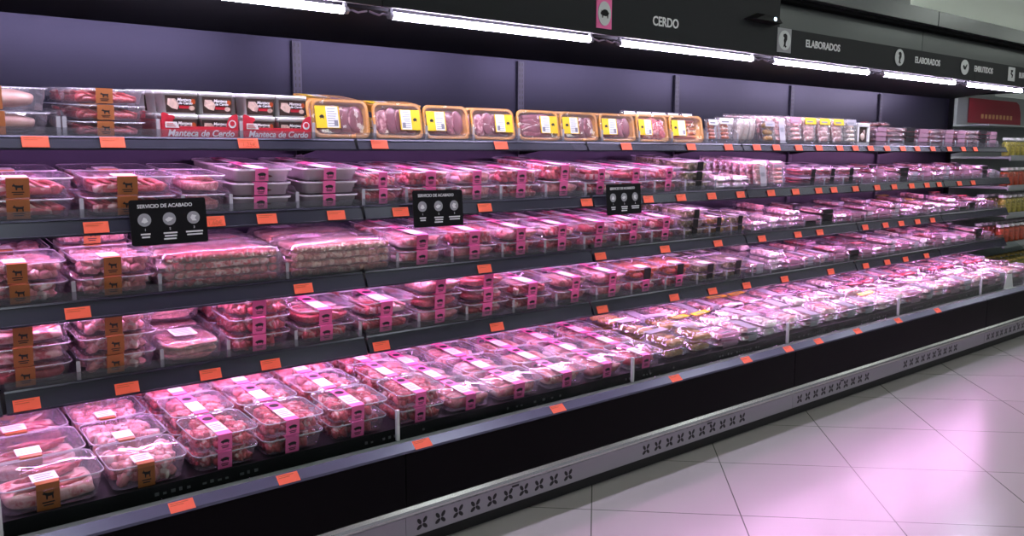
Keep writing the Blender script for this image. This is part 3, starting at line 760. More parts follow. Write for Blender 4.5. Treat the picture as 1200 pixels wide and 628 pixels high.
# deck: messy flat packs, four rows
i = 0; x = 3.13
while x < 7.85:
    w = .20 * random.uniform(.95, 1.08)
    if x + w > 7.93: break
    for r in range(4):
        cs = math.cos(R_(TILT[0])); y = FRONT[0][0] + (.105 + r * .200) * cs
        seq = (['yel', 'saus', 'ham', 'ham', 'clearp', 'ham', 'bacon', 'ham', 'yel', 'ham', 'clearp'] if x < 5.3 else ['bacon', 'ham', 'redp', 'ham', 'bacon', 'salami', 'clearp', 'ham', 'redp'])
        k = 'bread' if (x < 3.4 and r < 2) or (x < 3.2 and r < 3) else seq[(i * 3 + r * 2) % len(seq)]
        z = .002
        for l in range(2):
            o = dup(PK[k]); o.location = (x + w / 2, y - z * .17, surf(0, y) + z * cs)
            o.rotation_euler = (R_(TILT[0] + (3 * (random.random() - .3) if l else 0)), R_(random.uniform(-3, 3) if l else 0), random.uniform(-.16, .16) * (l + .3)); o.scale = (w * .93 / .145, .86, 1.15)
            z += PH[k] * 1.17 + .008
            put_label(o, PD[k], 0, c0 + i, r, l, 2, {'ham': 'ham pack', 'saus': 'sausage pack', 'bacon': 'bacon pack', 'salami': 'salami pack', 'blackp': 'cured meat pack', 'redp': 'cured meat pack', 'yel': 'ham pack', 'bread': 'breaded meat pack', 'clearp': 'sausage pack'}[k])
    x += w + .004; i += 1

# top shelf, far part: white packs of orange sausage, hanging packs, box and salami
WS = pack('sausage_pack', .145, .135, .026, 'sausage', 'chorizo', 'white', 'top', film='film')
def stand(src, x, y, label, cat, group, sx=1, sy=1, rx=80, rz=0, h=.135):
    o = dup(src); o.location = (x, y, surf(1, y) + h / 2 * sy * math.sin(R_(rx)) + .004); o.rotation_euler = (R_(rx), 0, rz); o.scale = (sx, sy, 1)
    return tag(o, label, cat, group)
y1 = FRONT[1][0] + .04
stand(WS, 3.945, y1, 'slim white-topped pack of orange sausages beside the last gold tray', 'sausage pack', 'orange sausage packs', .75, 1, rz=.1)
stand(WS, 4.065, y1, 'wider white-topped pack of orange sausages standing at the shelf joint', 'sausage pack', 'orange sausage packs', .95, 1.08)
for k in range(5):
    stand(WS, 3.42 + k * .12, y1 + .15, f"{ordn(k)} crumpled white-topped pack behind the last gold trays", 'sausage pack', 'white packs behind the gold trays', .85, 1.2, rx=84, rz=random.uniform(-.3, .3))
# rolled sausages in bags
def bag(meat):
    mb = MB()
    for q in (-.026, .026):
        path = [(q + .008 * math.sin(t * 2), .004 * math.cos(t * 3), .012 + .125 * t) for t in [k / 8 for k in range(9)]]
        mb.tube(path, [r * .024 for r in (.45, .85, 1, 1, 1, 1, .98, .85, .4)], 12, 1, fat=.4)
    w = wrap(.125, .062, .148, 0, 4); mb.add(w.v, w.f, 0, 0, True)
    return mb.build('sausage_bag', ['packfilm', meat])
bg = bag('pale'); bg.location = (0, -50, 0)
for k, (x, yy) in enumerate(((4.235, .05), (4.345, .07), (4.25, .13), (4.37, .15), (4.27, .22), (4.40, .24))):
    y = FRONT[1][0] + yy
    o = dup(bg); o.location = (x, y, surf(1, y) + .003); o.rotation_euler = (R_(4), R_(6), .3 * (k % 2))
    tag(o, f"bag of fat pale sausages, {['left', 'right'][k % 2]} one of the {['front', 'middle', 'rear'][k // 2]} pair on the top shelf", 'sausage bag', 'sausage bags on the top shelf')
stand(PK['bread'], 4.475, FRONT[1][0] + .04, 'orange-filled clear pack standing between the sausage bags and ham packs', 'breaded meat pack', None, .8, .62, h=.215)
for f, (x, k) in enumerate(((4.60, 'ham'), (4.76, 'clearp'), (4.93, 'yel'), (5.10, 'yel'), (5.27, 'yel'), (5.42, 'saus'))):
    for r in range(7):
        y = FRONT[1][0] + .035 + r * .058
        stand(PK[k], x, y, f"{ordn(r)} standing pack counting back in the {ordn(f)} file of hanging packs, top shelf", {'yel': 'ham pack', 'ham': 'ham pack', 'saus': 'sausage pack', 'clearp': 'sausage pack'}[k], 'packs standing in files on the top shelf', 1, .80, rx=82, h=.215)
# framed window box
r = empty('window_box', (5.60, FRONT[1][0] + .03, surf(1, FRONT[1][0] + .03) + .002)); mb = MB()
mb.box(-.08, .08, -.015, .0, 0, .02, b=.002); mb.box(-.08, .08, -.015, 0, .125, .150, b=.002); mb.box(-.08, -.06, -.015, 0, .02, .125); mb.box(.06, .08, -.015, 0, .02, .125); mb.box(-.08, .08, 0, .04, 0, .15)
mb.build('carton', 'white', r); mb = MB()
mb.box(-.06, .06, -.004, -.001, .02, .125, 0); blob(mb, (0, -.006, .06), (.03, .006, .025), (0, 0, 0), 2, .9, .3, .3, 1); blob(mb, (.02, -.006, .09), (.02, .006, .015), (0, 0, .4), 2, .9, .3, .3, 1)
mb.build('printed_window', ['sleeve', 'pale'], r); tag(r, 'white-framed carton with a dark picture window standing on the top shelf', 'carton')
far1 = []
x = 5.71; i = 0
while x + .2 < 7.93:
    w = .20 * random.uniform(.95, 1.05); k = ['salami', 'redp', 'blackp', 'salami', 'redp', 'salami'][i % 6]
    pack_column(1, 24 + i, x, x + w, k, 4, 2, .21); divs[1].append(x + w + .003); x += w + .008; i += 1
o = dup(PK['redp']); o.location = (6.05, .60, surf(1, .60) + .137); o.rotation_euler = (0, 0, .3); o.scale = (1.5, .9, 1)
tag(o, 'red-labelled pack lying across the tops of the salami stacks', 'cured meat pack')

# remove the prototypes' roots from the scene (their copies remain)
def kill(o):
    _kids.clear()
    for c in list(o.children): kill(c)
    bpy.data.objects.remove(o)
for p in [q for l in PROTO.values() for q in l] + list(G.values()) + [tub, LB, SP, SR, BP, bg, WS] + list(PK.values()): kill(p)

# ------------------------------------------------------------------ display case modules
for sh, cols in ((2, S2), (3, S3), (4, S4)):
    for s in cols:
        if s: divs[sh].append(s[1] + .004)
divs[3] += [1.3595, 1.835]; divs[4] += [1.127]
divs[1] += [.638, .655, .938, 1.223, 1.502, 1.767, 2.011, 2.255, 2.512, 2.784, 3.046, 3.315, 3.574, 3.873, 4.15, 4.52]
JOINTS = [-.83, .42, 1.67, 2.92, 4.17, 5.43, 6.69, 7.95]
def slots(mb, x, y):
    mb.box(x - .020, x + .020, y - .012, y, .5, 1.918, 0)
    z = .55
    while z < 1.90:
        for s in (-.009, .009): mb.box(x + s - .0025, x + s + .0025, y - .0128, y - .0118, z, z + .016, 1)
        z += .028
BACK = {1: .885, 2: .885, 3: .885, 4: .885, 0: .885}
def case_module(x0, x1, joints, label, last=False):
    r = empty('refrigerated_display_case', (x0, 0, 0))
    XO = x0
    def P(mb, n, m): o = mb.build(n, m, r); o.location.x = -XO; return o
    mb = MB(); mb.box(x0, x1, .90, .93, .36, 1.935); mb.prism([(.12, .36), (.90, .36), (.90, .42), (.12, .36)], x0, x1) if False else None
    P(mb, 'back_panel', 'backpanel')
    for j in joints:
        mb = MB(); slots(mb, j, .90); P(mb, 'slotted_upright', ['upright', 'railblack'])
    # canopy: roof slab, dark soffit, front reflector and lip
    mb = MB(); mb.prism([(.345, 1.984), (.93, 1.925), (.93, 2.12), (.345, 2.12)], x0, x1); mb.build('canopy', 'canopy', r).location.x = -x0
    mb = MB(); mb.prism([(.205, 1.972), (.211, 1.972), (.216, 2.002), (.345, 2.006), (.345, 2.012), (.205, 2.012)], x0, x1); P(mb, 'light_hood', 'hood')
    mb = MB(); mb.box(x0 + .0015, x1 - .0015, .19, .205, 1.972, 2.125 if x0 > 4 else 2.285, b=.001); mb.box(x0, x1, .205, .40, 2.012, 2.12); P(mb, 'fascia', 'fascia')
    ox0, ox1 = x0, x1; x0 = x0 - .085; x1 = x1 if last else x1 - .085
    # base cabinet: front panel, ledge, ledge rail, bumper, kick panel, toe
    mb = MB(); mb.box(x0 + .001, x1 - .001, -.045, .90, .17, .387, b=.003); P(mb, 'base_cabinet', 'panel')
    mb = MB(); mb.prism([(-.052, .392), (-.048, .388), (.012, .388), (.012, .416), (-.026, .416), (-.052, .394)], x0, x1); P(mb, 'ledge', 'ledge')
    mb = MB(); mb.prism([(-.0535, .386), (-.0525, .3945), (-.0255, .4185), (-.024, .4185), (-.050, .386)], x0, x1); P(mb, 'ledge_price_rail', 'ledgerail')
    mb = MB()
    mb.prism([(-.030, .142), (-.052, .146), (-.064, .157), (-.066, .165), (-.062, .175), (-.050, .184), (-.030, .187)], x0, x1); P(mb, 'bumper', 'silver')
    mb = MB(); mb.box(x0 + .001, x1 - .001, -.040, -.030, .062, .142)
    k = P(mb, 'kick_panel', 'grille')
    # ventilation cut-outs: rows of slanted leaf-shaped holes
    n = 0; q = x0 + .05
    while q < x1 - .1:
        if (n % 15) < 10:
            mb = MB(); c = q + .02
            for (dx, dz, a) in ((-.012, .010, 2.2), (.013, .012, .95), (-.012, -.012, .6), (.012, -.011, 2.4)):
                e = [(c + dx + u * math.cos(a) - v * math.sin(a), .102 + dz + u * math.sin(a) + v * math.cos(a)) for u, v in ellipse(.0135, .0075, 8)]
                mb.plate(e, .0006, lambda u, v, w: (u, -.0402 - w, v), 0)
            o = mb.build('vent_hole', 'railblack', k)
        q += .082; n += 1
    mb = MB()
    if True:
        for s in ([x0 + .5, x0 + 1.75] if x1 - x0 > 2 else [x0 + .6]): mb.box(s, s + .035, -.0412, -.040, .126, .134)
        mb.build('clip_slot', 'railblack', k)
    mb = MB(); mb.box(x0, x1, -.004, .86, 0, .17); P(mb, 'toe_base', 'railblack')
    x0, x1 = ox0, ox1
    # deck
    a = FRONT[0]; yb = .885
    mb = MB(); mb.prism([(.032, .385), (.032, .456), (.040, .456), (.044, surf(0, .044)), (yb, surf(0, yb)), (yb, surf(0, yb) - .02), (.07, .39)], x0, x1)
    P(mb, 'product_deck', 'deck')
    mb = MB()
    # small grey marks scattered along the face of the deck's front wall
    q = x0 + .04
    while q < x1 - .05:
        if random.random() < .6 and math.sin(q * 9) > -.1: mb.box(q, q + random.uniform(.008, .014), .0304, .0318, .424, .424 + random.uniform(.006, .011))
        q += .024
    P(mb, 'wall_marks', 'markgrey')
    # front glass panes and posts
    J = [x0] + joints + [x1]; J = sorted(set(round(j, 3) for j in J))
    for a_, b_ in zip(J[:-1], J[1:]):
        mb = MB(); mb.box(a_ - .074, b_ - .086, .008, .014, .417, .528, b=.001); P(mb, 'front_glass', 'glass')
        mb = MB(); mb.box(b_ - .087, b_ - .075, .004, .018, .417, .532, b=.002); P(mb, 'glass_post', 'plate')
    # shelves
    bays = list(zip(J[:-1], J[1:]))
    for sh in (1, 2, 3, 4):
        fy, fz = FRONT[sh]
        for (a_, b_) in bays:
            mb = MB(); ye = .884
            mb.prism([(fy - .012, fz - .003), (ye, surf(sh, ye) - .001), (ye, surf(sh, ye) - .022), (fy - .005, fz - .026)], a_ + .004, b_ - .004)
            s = P(mb, 'shelf', 'darkmetal')
            def SP_(mb, n, m): return mb.build(n, m, s)
            rh = {1: .044, 2: .056, 3: .062, 4: .068}[sh]
            mb = MB(); yt = fy - .016; zt = fz + .004; sl_ = {1: .017, 2: .018, 3: .022, 4: .026}[sh]
            mb.prism([(yt, zt), (yt + .005, zt), (yt + .005 - sl_ * .5, zt - rh), (yt - sl_ - .003, zt - rh), (yt - sl_ - .004, zt - rh + .006), (yt - sl_ - .0005, zt - rh + .007), (yt - .0015, zt - .008), (yt - .004, zt - .006)], a_ + .006, b_ - .006)
            SP_(mb, 'price_rail', 'rail')
            mb = MB()
            mb.box(a_ - .006, a_ + .006, yt - .006, yt + .012, zt - rh, zt - .004); SP_(mb, 'rail_end', 'railblack')
            mb = MB(); ys = fy + .030; mb.box(a_ + .03, b_ - .03, ys - .007, ys + .007, surf(sh, ys) - .033, surf(sh, ys) - .024); o = SP_(mb, 'shelf_light', 'strip'); o['label'] = 'pink glowing light strip under the shelf'
            for xx in (a_ + .012, b_ - .012):
                mb = MB(); mb.prism([(.60, surf(sh, .60) - .024), (.885, surf(sh, .885) - .024), (.885, surf(sh, .885) - .085)], xx - .002, xx + .002); SP_(mb, 'bracket', 'canopy')
            mb = MB(); mb.box(a_ + .01, b_ - .01, fy - .008, fy - .005, fz + .001, fz + .030); SP_(mb, 'clear_lip', 'lip')
            for dx in divs[sh]:
                if a_ + .008 < dx < b_ - .008:
                    hgt = .085 if dx < 4.3 else .070
                    mb = MB(); y0_ = fy - .003; y1_ = .86; sfy = lambda y: surf(sh, y)
                    mb.prism([(y0_, sfy(y0_) + .001), (y1_, sfy(y1_) + .001), (y1_, sfy(y1_) + hgt), (y0_ + .03, sfy(y0_) + hgt), (y0_, sfy(y0_) + hgt * .7)], dx - .0012, dx + .0012)
                    mb.box(dx - .006, dx + .006, y0_ - .001, y0_ + .002, sfy(y0_) + .001, sfy(y0_) + hgt * .75, 1)
                    SP_(mb, 'divider', ['acrylic', 'acrylicedge'])
    if last:
        mb = MB(); mb.box(x1 - .018, x1, .86, .93, .36, 2.12); mb.box(x1 - .018, x1, .20, .93, 1.95, 2.12); P(mb, 'end_frame', 'canopy')
        mb = MB(); mb.prism([(-.04, .20), (.90, .20), (.90, .75), (.35, .75), (.10, .58), (.02, .53), (-.04, .42)], x1, x1 + .012); P(mb, 'end_panel', 'glass')
    tag(r, label, 'display case', 'refrigerated display cases in the run'); return r
case_module(-.83, 1.67, [.42], 'leftmost black refrigerated meat case, holding lard boxes and lamb trays')
case_module(1.67, 4.17, [2.92], 'refrigerated meat case under the CERDO sign, holding gold and pink-labelled trays')
case_module(4.17, 6.69, [5.43], 'refrigerated meat case under the two ELABORADOS signs')
case_module(6.69, 7.95, [], 'shorter end module of the refrigerated case run, under EMBUTIDOS', True)
# joint uprights at module boundaries
for i, j in enumerate((1.67, 4.17, 6.69)):
    mb = MB(); slots(mb, j, .898); o = mb.build('slotted_upright', ['upright', 'railblack'])
    tag(o, ['slotted metal upright on the back panel above the lard boxes', 'slotted metal upright behind the orange sausages packs', 'slotted metal upright on the back panel above the salami'][i], 'shelf upright', 'slotted uprights at case joints')

# fluorescent tubes
for i in range(7):
    a = JOINTS[i] + .085; b = JOINTS[i + 1] - .085
    r = empty('tube_light', ((a + b) / 2, .29, 1.96)); L = (b - a) / 2
    mb = MB(); mb.tube([(-L + .02, 0, 0), (L - .02, 0, 0)], .0135, 14); mb.build('glass_tube', 'tube', r)
    for s in (-1, 1):
        mb = MB(); mb.tube([(s * (L - .02), 0, 0), (s * L, 0, 0)], .0135, 12); mb.box(s * (L - .012) - .006, s * (L - .012) + .006, -.006, .006, .012, .024); mb.build('end_cap', 'greymetal', r)
        mb = MB(); p0 = (s * L, 0, .0); mb.tube([(s * L, 0, 0), (s * (L + .02), .004, .004), (s * (L + .04), -.004, -.004), (s * (L + .06), .004, .002), (s * (L + .08), 0, .006)], .004, 6); mb.build('cable', 'hood', r)
    tag(r, ['tube light out of view at far left under the canopy', 'leftmost glowing tube light, cut by the top frame edge', 'long glowing tube light left of the pink pig sign', 'glowing tube light below the CERDO sign', 'glowing tube light below the first ELABORADOS sign', 'glowing tube light below the second ELABORADOS sign', 'glowing tube light at the far right end, below EMBUTIDOS'][i], 'tube light', 'tube lights under the canopy')

# ------------------------------------------------------------------ section signs
YF = .19
def icon(r, x, z, h, w, kind, back):
    mb = MB()
    if back: mb.box(x - w / 2 - .008, x + w / 2 + .008, YF - .003, YF, z - h / 2 - .012, z + h / 2 + (.05 if back == 'pink' else .012)); mb.build('backing', 'pink' if back == 'pink' else 'signgrey', r)
    mb = MB()
    if kind == 'flag': mb.box(x - w / 2, x + w / 2, YF - .006, YF - .003, z - h / 2, z + h / 2, b=.001)
    else: mb.plate(ellipse(w / 2, h / 2, 28, x, z), .003, lambda u, v, q: (u, YF - .003 - q, v))
    o = mb.build('icon_plate', 'plate', r)
    mb = MB()
    if kind == 'pig': mb.plate([(x + p[0] * w * .33, z + p[1] * h * .30) for p in PIG], .001, lambda u, v, q: (u, YF - .0062 - q, v))
    elif kind == 'leg':
        leg = [(-.25, .62), (.1, .7), (.35, .5), (.35, .1), (.15, -.2), (.12, -.5), (.3, -.62), (.1, -.75), (-.05, -.6), (-.22, -.7), (-.12, -.3), (-.2, 0), (-.1, .25), (-.3, .4)]
        mb.plate([(x + p[0] * w * .5, z + p[1] * h * .5) for p in leg], .001, lambda u, v, q: (u, YF - .0062 - q, v))
    else:
        s = [(-.3, .3), (0, .05), (.35, .45), (.45, .3), (.1, -.35), (-.2, -.3), (-.45, .1)]
        if kind == 'flag': s = [(-.3, .6), (.3, .6), (.2, .3), (-.1, .2), (.3, -.1), (.2, -.5), (0, -.55), (.05, -.2), (-.3, 0), (-.2, .3)]
        mb.plate([(x + p[0] * w * .6, z + p[1] * h * .5) for p in s], .001, lambda u, v, q: (u, YF - .0062 - q, v))
    o2 = mb.build('emblem', 'signblack', o); o2['label'] = 'black silhouette emblem'
def sec_sign(xi, iw, kind, back, txt, xt, size, sx, label):
    r = empty('section_sign', (0, 0, 0))
    icon(r, xi, 2.060, .105, iw, kind, back)
    t = text_obj(txt, size, 'letter', 'lettering', r, (xt, YF - .001, 2.060), FACE, .001, bold=.0012, sx=sx); t['label'] = f'white lettering reading {txt}'
    tag(r, label, 'sign', 'section signs on the header')
sec_sign(2.805, .080, 'pig', 'pink', 'CERDO', 3.225, .060, .93, 'CERDO section sign with a pig icon on a pink plate')
sec_sign(4.215, .115, 'leg', 'grey', 'ELABORADOS', 4.615, .056, 1.04, 'nearer ELABORADOS section sign with round icon')
sec_sign(5.525, .12, 'leg', None, 'ELABORADOS', 5.930, .056, 1.04, 'farther ELABORADOS section sign with round icon')
sec_sign(6.500, .13, 'swoosh', None, 'EMBUTIDOS', 6.835, .058, 1.04, 'EMBUTIDOS section sign with round icon')
sec_sign(7.345, .13, 'flag', None, 'BUR', 7.56, .060, 1.0, 'section sign with rectangular icon, cut off at the right frame edge')
# wedge shaped people sensor
r = empty('ceiling_sensor', (3.985, YF, 2.15)); mb = MB()
mb.add([(-.15, 0, -.012), (.13, 0, -.020), (.10, 0, .020), (-.03, 0, .030), (-.10, -.045, -.010), (.12, -.06, -.016), (.09, -.055, .012), (-.02, -.05, .018)],
       [(0, 3, 2, 1), (4, 5, 6, 7), (0, 1, 5, 4), (1, 2, 6, 5), (2, 3, 7, 6), (3, 0, 4, 7)])
mb.build('housing', 'signblack', r); mb = MB(); mb.plate(ellipse(.012, .010, 14, .06, 0), .002, lambda u, v, q: (u, -.0535 - q, v)); o = mb.build('indicator_light', 'led', r); o['label'] = 'small blue-white glowing light'
tag(r, 'black wedge-shaped sensor with a blue light on the header', 'sensor')

# ------------------------------------------------------------------ header panels above
mb = MB()
for a, b in ((4.175, 6.07), (6.075, 8.0), (8.005, 10.6)): mb.box(a, b, .30, .32, 2.12, 2.285, b=.002)
o = struct(mb.build('trim_header', 'header'))
mb = MB(); mb.box(-.9, 10.6, .236, .40, 2.286, 2.335); struct(mb.build('trim_shadow_gap', 'canopy'))
mb = MB()
for a, b in ((-.9, 1.66), (1.67, 4.16), (4.17, 6.05), (6.06, 8.55), (8.56, 10.6)): mb.box(a, b, .19, .24, 2.305, 2.404 if a > 6 else 2.404, b=.002)
struct(mb.build('trim_bulkhead', 'header'))
mb = MB(); mb.box(-.9, 5.74, .24, .40, 2.30, 2.80); struct(mb.build('trim_upper_box', 'header'))

# ------------------------------------------------------------------ price tags
def tag_proto(w=.074, h=.036):
    mb = MB(); mb.box(-w / 2, w / 2, -.0012, 0, 0, h, 0, b=.0004)
    for k, (a, b) in enumerate(((-.42, .30), (-.42, .10))): mb.box(w * a, w * b, -.0018, -.0011, h * (.80 - .17 * k), h * (.86 - .17 * k), 1)
    return mb.build('price_tag', ['tag', 'orangeprint'])
TG = tag_proto(); TG.location = (0, -50, 0)
T = {1: [.565, .785, 1.235, 1.77, 2.385, 3.19, 3.70, 3.87 + .16, 4.30, 4.50, 4.74, 4.97, 5.22, 5.42, 5.62, 5.85, 6.08, 6.30, 6.55, 6.83, 7.08, 7.30],
     2: [.710, 1.115, 1.275, 1.550, 1.835, 2.26, 2.875, 3.315, 3.575, 3.835, 4.10, 4.40, 4.66, 4.92, 5.10, 5.37, 5.66, 5.90, 6.16, 6.40, 6.60, 6.95, 7.20],
     3: [.640, 1.405, 2.255, 2.97, 3.45, 3.90, 4.32, 4.70, 4.95, 5.52, 5.80, 6.03, 6.28, 6.52],
     4: [.480, .770, 1.045, 1.265, 1.730, 2.32, 2.985, 3.53, 3.86, 4.18, 4.57, 5.10, 5.55, 5.85, 6.12, 6.45]}
for sh, xs in T.items():
    fy, fz = FRONT[sh]; rh = {1: .044, 2: .056, 3: .062, 4: .068}[sh]; sl_ = {1: .017, 2: .018, 3: .022, 4: .026}[sh]
    lean = math.atan(sl_ / rh)
    for i, x in enumerate(xs):
        if sh in (2,) and x == 1.115: x = 1.085
        o = dup(TG); o.location = (x, fy - .016 - sl_ - .0035, fz + .004 - rh + .008); o.rotation_euler = (-lean, 0, 0)
        txt = {(1, 1.235): '1,25€', (2, 1.115): '1,60€', (2, 1.085): '1,60€'}.get((sh, x))
        extra = ' reading ' + txt if txt else ''
        tag(o, f"orange price tag{extra} on the {SHN[sh]} rail, {ordn(i)} from left", 'price tag', f"price tags on the {SHN[sh]} rail")
        if txt: t = text_obj(txt, .022, 'orangeprint', 'price', o, (.002, -.0022, .012), FACE, .0003)
for i, x in enumerate((.80, 1.14, 1.66, 2.33, 3.08, 3.64, 4.02, 4.32, 4.75, 5.25, 5.8)):
    o = dup(TG); o.location = (x, -.0545, .3925); o.rotation_euler = (R_(-50), 0, 0); tag(o, f"orange price tag on the front ledge rail, {ordn(i)} from left", 'price tag', 'price tags on the front ledge')
kill(TG)

# ------------------------------------------------------------------ black information cards
def info_card(x, label, w=.245, h=.148, tilt=0.0):
    r = empty('information_card', (x, .318, 1.152)); r.rotation_euler = (R_(-4), R_(tilt), 0)
    mb = MB(); mb.plate([(p[0], p[1] + h / 2) for p in [(q[0], q[1]) for q in rrect(w, h, .008, 0, 4)]], .003, lambda u, v, q: (u, -q, v)); mb.build('card', 'signblack', r)
    t = text_obj('SERVICIO DE ACABADO', .0165, 'letter', 'lettering', r, (-.010, -.0035, h - .022), FACE, .0003, bold=.0003, sx=.98)
    for k in range(3):
        cx = -w * .32 + k * w * .32; mb = MB()
        mb.plate(ellipse(.021, .021, 22, cx, h * .56), .0006, lambda u, v, q: (u, -.003 - q, v), 0)
        s = [[(-.5, -.3), (0, -.5), (.5, -.3), (.3, .2), (-.1, .4)], [(-.7, -.1), (-.1, .3), (.6, .1), (.2, -.3), (-.3, -.45)], [(-.2, .5), (.5, .3), (.2, -.1), (.5, -.5), (-.2, -.5), (-.5, 0)]][k]
        mb.plate([(cx + p[0] * .021, h * .56 + p[1] * .021) for p in s], .0005, lambda u, v, q: (u, -.0036 - q, v), 1)
        mb.build('icon', ['signgrey', 'letter'], r); mb = MB()
        if k < 2 or True:
            for j in range([2, 3, 2][k]): mb.box(cx - [.015, .022, .028][k] + .003 * (j % 2), cx + [.015, .022, .028][k] - .002 * j, -.0036, -.003, h * .25 - j * .0095 - .0025, h * .25 - j * .0095 + .0025, 1)
        mb.build('caption_lines', ['signgrey', 'letter'], r)
        t = text_obj(str(k + 1), .011, 'letter', 'numeral', r, (cx, -.0035, h * .345), FACE, .0002)
    mb = MB(); mb.box(-.02, .02, .0, .004, .05, .13); mb.box(-.02, .02, .0, .036, .125, .128); mb.build('clip', 'acrylic', r)
    tag(r, label, 'sign', 'information cards on the second shelf rail')
info_card(.926, 'black service card hanging left of the 1,60€ price tag', tilt=-.6)
info_card(1.995, 'black service card hanging on the rail below the seventh tray column', tilt=.4)
info_card(3.100, 'rightmost of the three black service cards on the second rail', tilt=-.5)

# ------------------------------------------------------------------ acrylic stands on the ledge at far right
for i, x in enumerate((7.10, 7.48)):
    mb = MB(); mb.plate([(-.09 + .02 * i, 0), (.09, 0), (.05, .11 - .03 * i), (-.045, .11 - .03 * i)], .003, lambda u, v, q: (u, -q, v)); mb.box(-.09, .09, -.025, .0, 0, .003)
    o = mb.build('acrylic_stand', 'plate'); o.location = (x, .004, .4185); tag(o, ['larger grey trapezoid stand on the front ledge, far right', 'smaller grey trapezoid stand at the right frame edge'][i], 'stand')

# ------------------------------------------------------------------ neighbouring grocery shelving beyond the end
r = empty('grocery_shelving', (8.05, .40, 0)); X0, X1 = 8.06, 10.6
def G_(mb, n, m): o = mb.build(n, m, r); o.location = (-8.05, -.40, 0); return o
mb = MB(); mb.box(X0, X1, .95, .98, 0, 2.0); G_(mb, 'back_panel', 'greymetal')
mb = MB(); mb.box(X0, X1, .40, .95, 0, .33); G_(mb, 'plinth', 'panel')
zs = [.34, .66, .92, 1.16, 1.42]
for z in zs:
    mb = MB(); mb.box(X0, X1, .42, .95, z - .02, z, b=.002); mb.box(X0, X1, .405, .42, z - .035, z + .012, b=.002); G_(mb, 'shelf', 'greymetal')
mb = MB(); mb.box(X0 + .05, X1, .90, .94, 1.70, 1.99); G_(mb, 'header_board', 'greymetal')
mb = MB(); mb.box(X0, X1, .60, .93, 1.69, 1.705); G_(mb, 'top_shelf', 'greymetal')
tag(r, 'grey grocery shelving with jars beyond the end of the meat cases', 'shelving')
r = empty('poster', (8.95, .895, 1.73)); mb = MB(); mb.plate([(-.62, 0), (.62, 0), (.60, .12), (.55, .20), (.48, .225), (-.62, .225)], .004, lambda u, v, q: (u, -q, v)); mb.build('board', 'redposter', r)

for k in range(9): mb = MB(); mb.box(-.34 + k * .085, -.34 + k * .085 + .05, -.0055, -.004, .045, .085); mb.build('letter', 'goldprint', r); tag(r, 'dark red poster with faint gold print beyond the case end', 'poster')
def jar(fillm, lidm, h=.13, rr=.036):
    r = empty('glass_jar'); r.location = (0, -50, 0)
    def lathe(prof, n, m):
        mb = MB(); mb.loft([[(rd * math.cos(2 * PI * k / 18), rd * math.sin(2 * PI * k / 18), z) for k in range(18)] for rd, z in prof], 0, True, True, True); return mb.build(n, m, r)
    lathe([(rr * .9, 0), (rr, .006), (rr, h * .72), (rr * .8, h * .84), (rr * .8, h * .87)], 'jar_body', 'jar')
    lathe([(rr * .85, .004), (rr * .94, .008), (rr * .94, h * .70), (rr * .7, h * .78)], 'contents', fillm)
    lathe([(rr * .86, h * .86), (rr * .88, h * .87), (rr * .88, h * .99), (rr * .82, h)], 'lid', lidm)
    return r
JP = [jar('pickle', 'goldlid'), jar('tomato', 'white'), jar('pickle', 'white')]
for si, z in enumerate(zs):
    for row in range(2):
        for k in range(12 if row == 0 else 12):
            if row and si > 2: continue
            o = dup(JP[(si + (1 if z > 1 else 0)) % 3]); o.location = (8.13 + k * .115, .475 + row * .18, z + .001); o.scale = (1, 1, 1.25)
            tag(o, f"jar {['on the lowest', 'on the second lowest', 'on the middle', 'on the upper', 'on the topmost'][si]} level of the grey shelving, {ordn(k)} from left, {['front', 'rear'][row]} row", 'jar', 'jars on the grey shelving')
for p in JP: kill(p)

# ------------------------------------------------------------------ room
m, nt, out = new_mat('floor tiles')
p = nt.nodes.new('ShaderNodeBsdfPrincipled'); tc = nt.nodes.new('ShaderNodeTexCoord'); mp = nt.nodes.new('ShaderNodeMapping')
mp.inputs['Rotation'].default_value = (0, 0, R_(45.5)); mp.inputs['Location'].default_value = (-.006, -.372, 0)
br = nt.nodes.new('ShaderNodeTexBrick'); br.offset = 0; br.inputs['Scale'].default_value = 1; br.inputs['Brick Width'].default_value = .6; br.inputs['Row Height'].default_value = .6; br.inputs['Mortar Size'].default_value = .0028; br.inputs['Mortar Smooth'].default_value = .2
br.inputs['Color1'].default_value = (.43, .405, .40, 1); br.inputs['Color2'].default_value = (.42, .395, .39, 1); br.inputs['Mortar'].default_value = (.12, .12, .11, 1)
nt.links.new(tc.outputs['Object'], mp.inputs['Vector']); nt.links.new(mp.outputs[0], br.inputs['Vector'])
ns = nt.nodes.new('ShaderNodeTexNoise'); ns.inputs['Scale'].default_value = 2.2; ns.inputs['Detail'].default_value = 5
nt.links.new(tc.outputs['Object'], ns.inputs['Vector'])
mr = nt.nodes.new('ShaderNodeMapRange'); mr.inputs['To Min'].default_value = .15; mr.inputs['To Max'].default_value = .26; nt.links.new(ns.outputs['Fac'], mr.inputs['Value']); nt.links.new(mr.outputs[0], p.inputs['Roughness'])
nt.links.new(br.outputs['Color'], p.inputs['Base Color']); p.inputs['Specular IOR Level'].default_value = .6; nt.links.new(p.outputs[0], out.inputs[0]); M['floor'] = m
FLOORMAP = mp
mb = MB(); mb.box(-5, 16, -7, 6, -.05, 0); struct(mb.build('floor', 'floor'))
mb = MB(); mb.box(-5, 16, -7, 6, 2.95, 3.0); struct(mb.build('ceiling', 'ceilpaint'))
mb = MB(); mb.box(-5, 16, 3.6, 3.7, 0, 2.95); struct(mb.build('wall_back', 'wall'))
mb = MB(); mb.box(15.9, 16, -7, 3.6, 0, 2.95); struct(mb.build('wall_right', 'wall'))
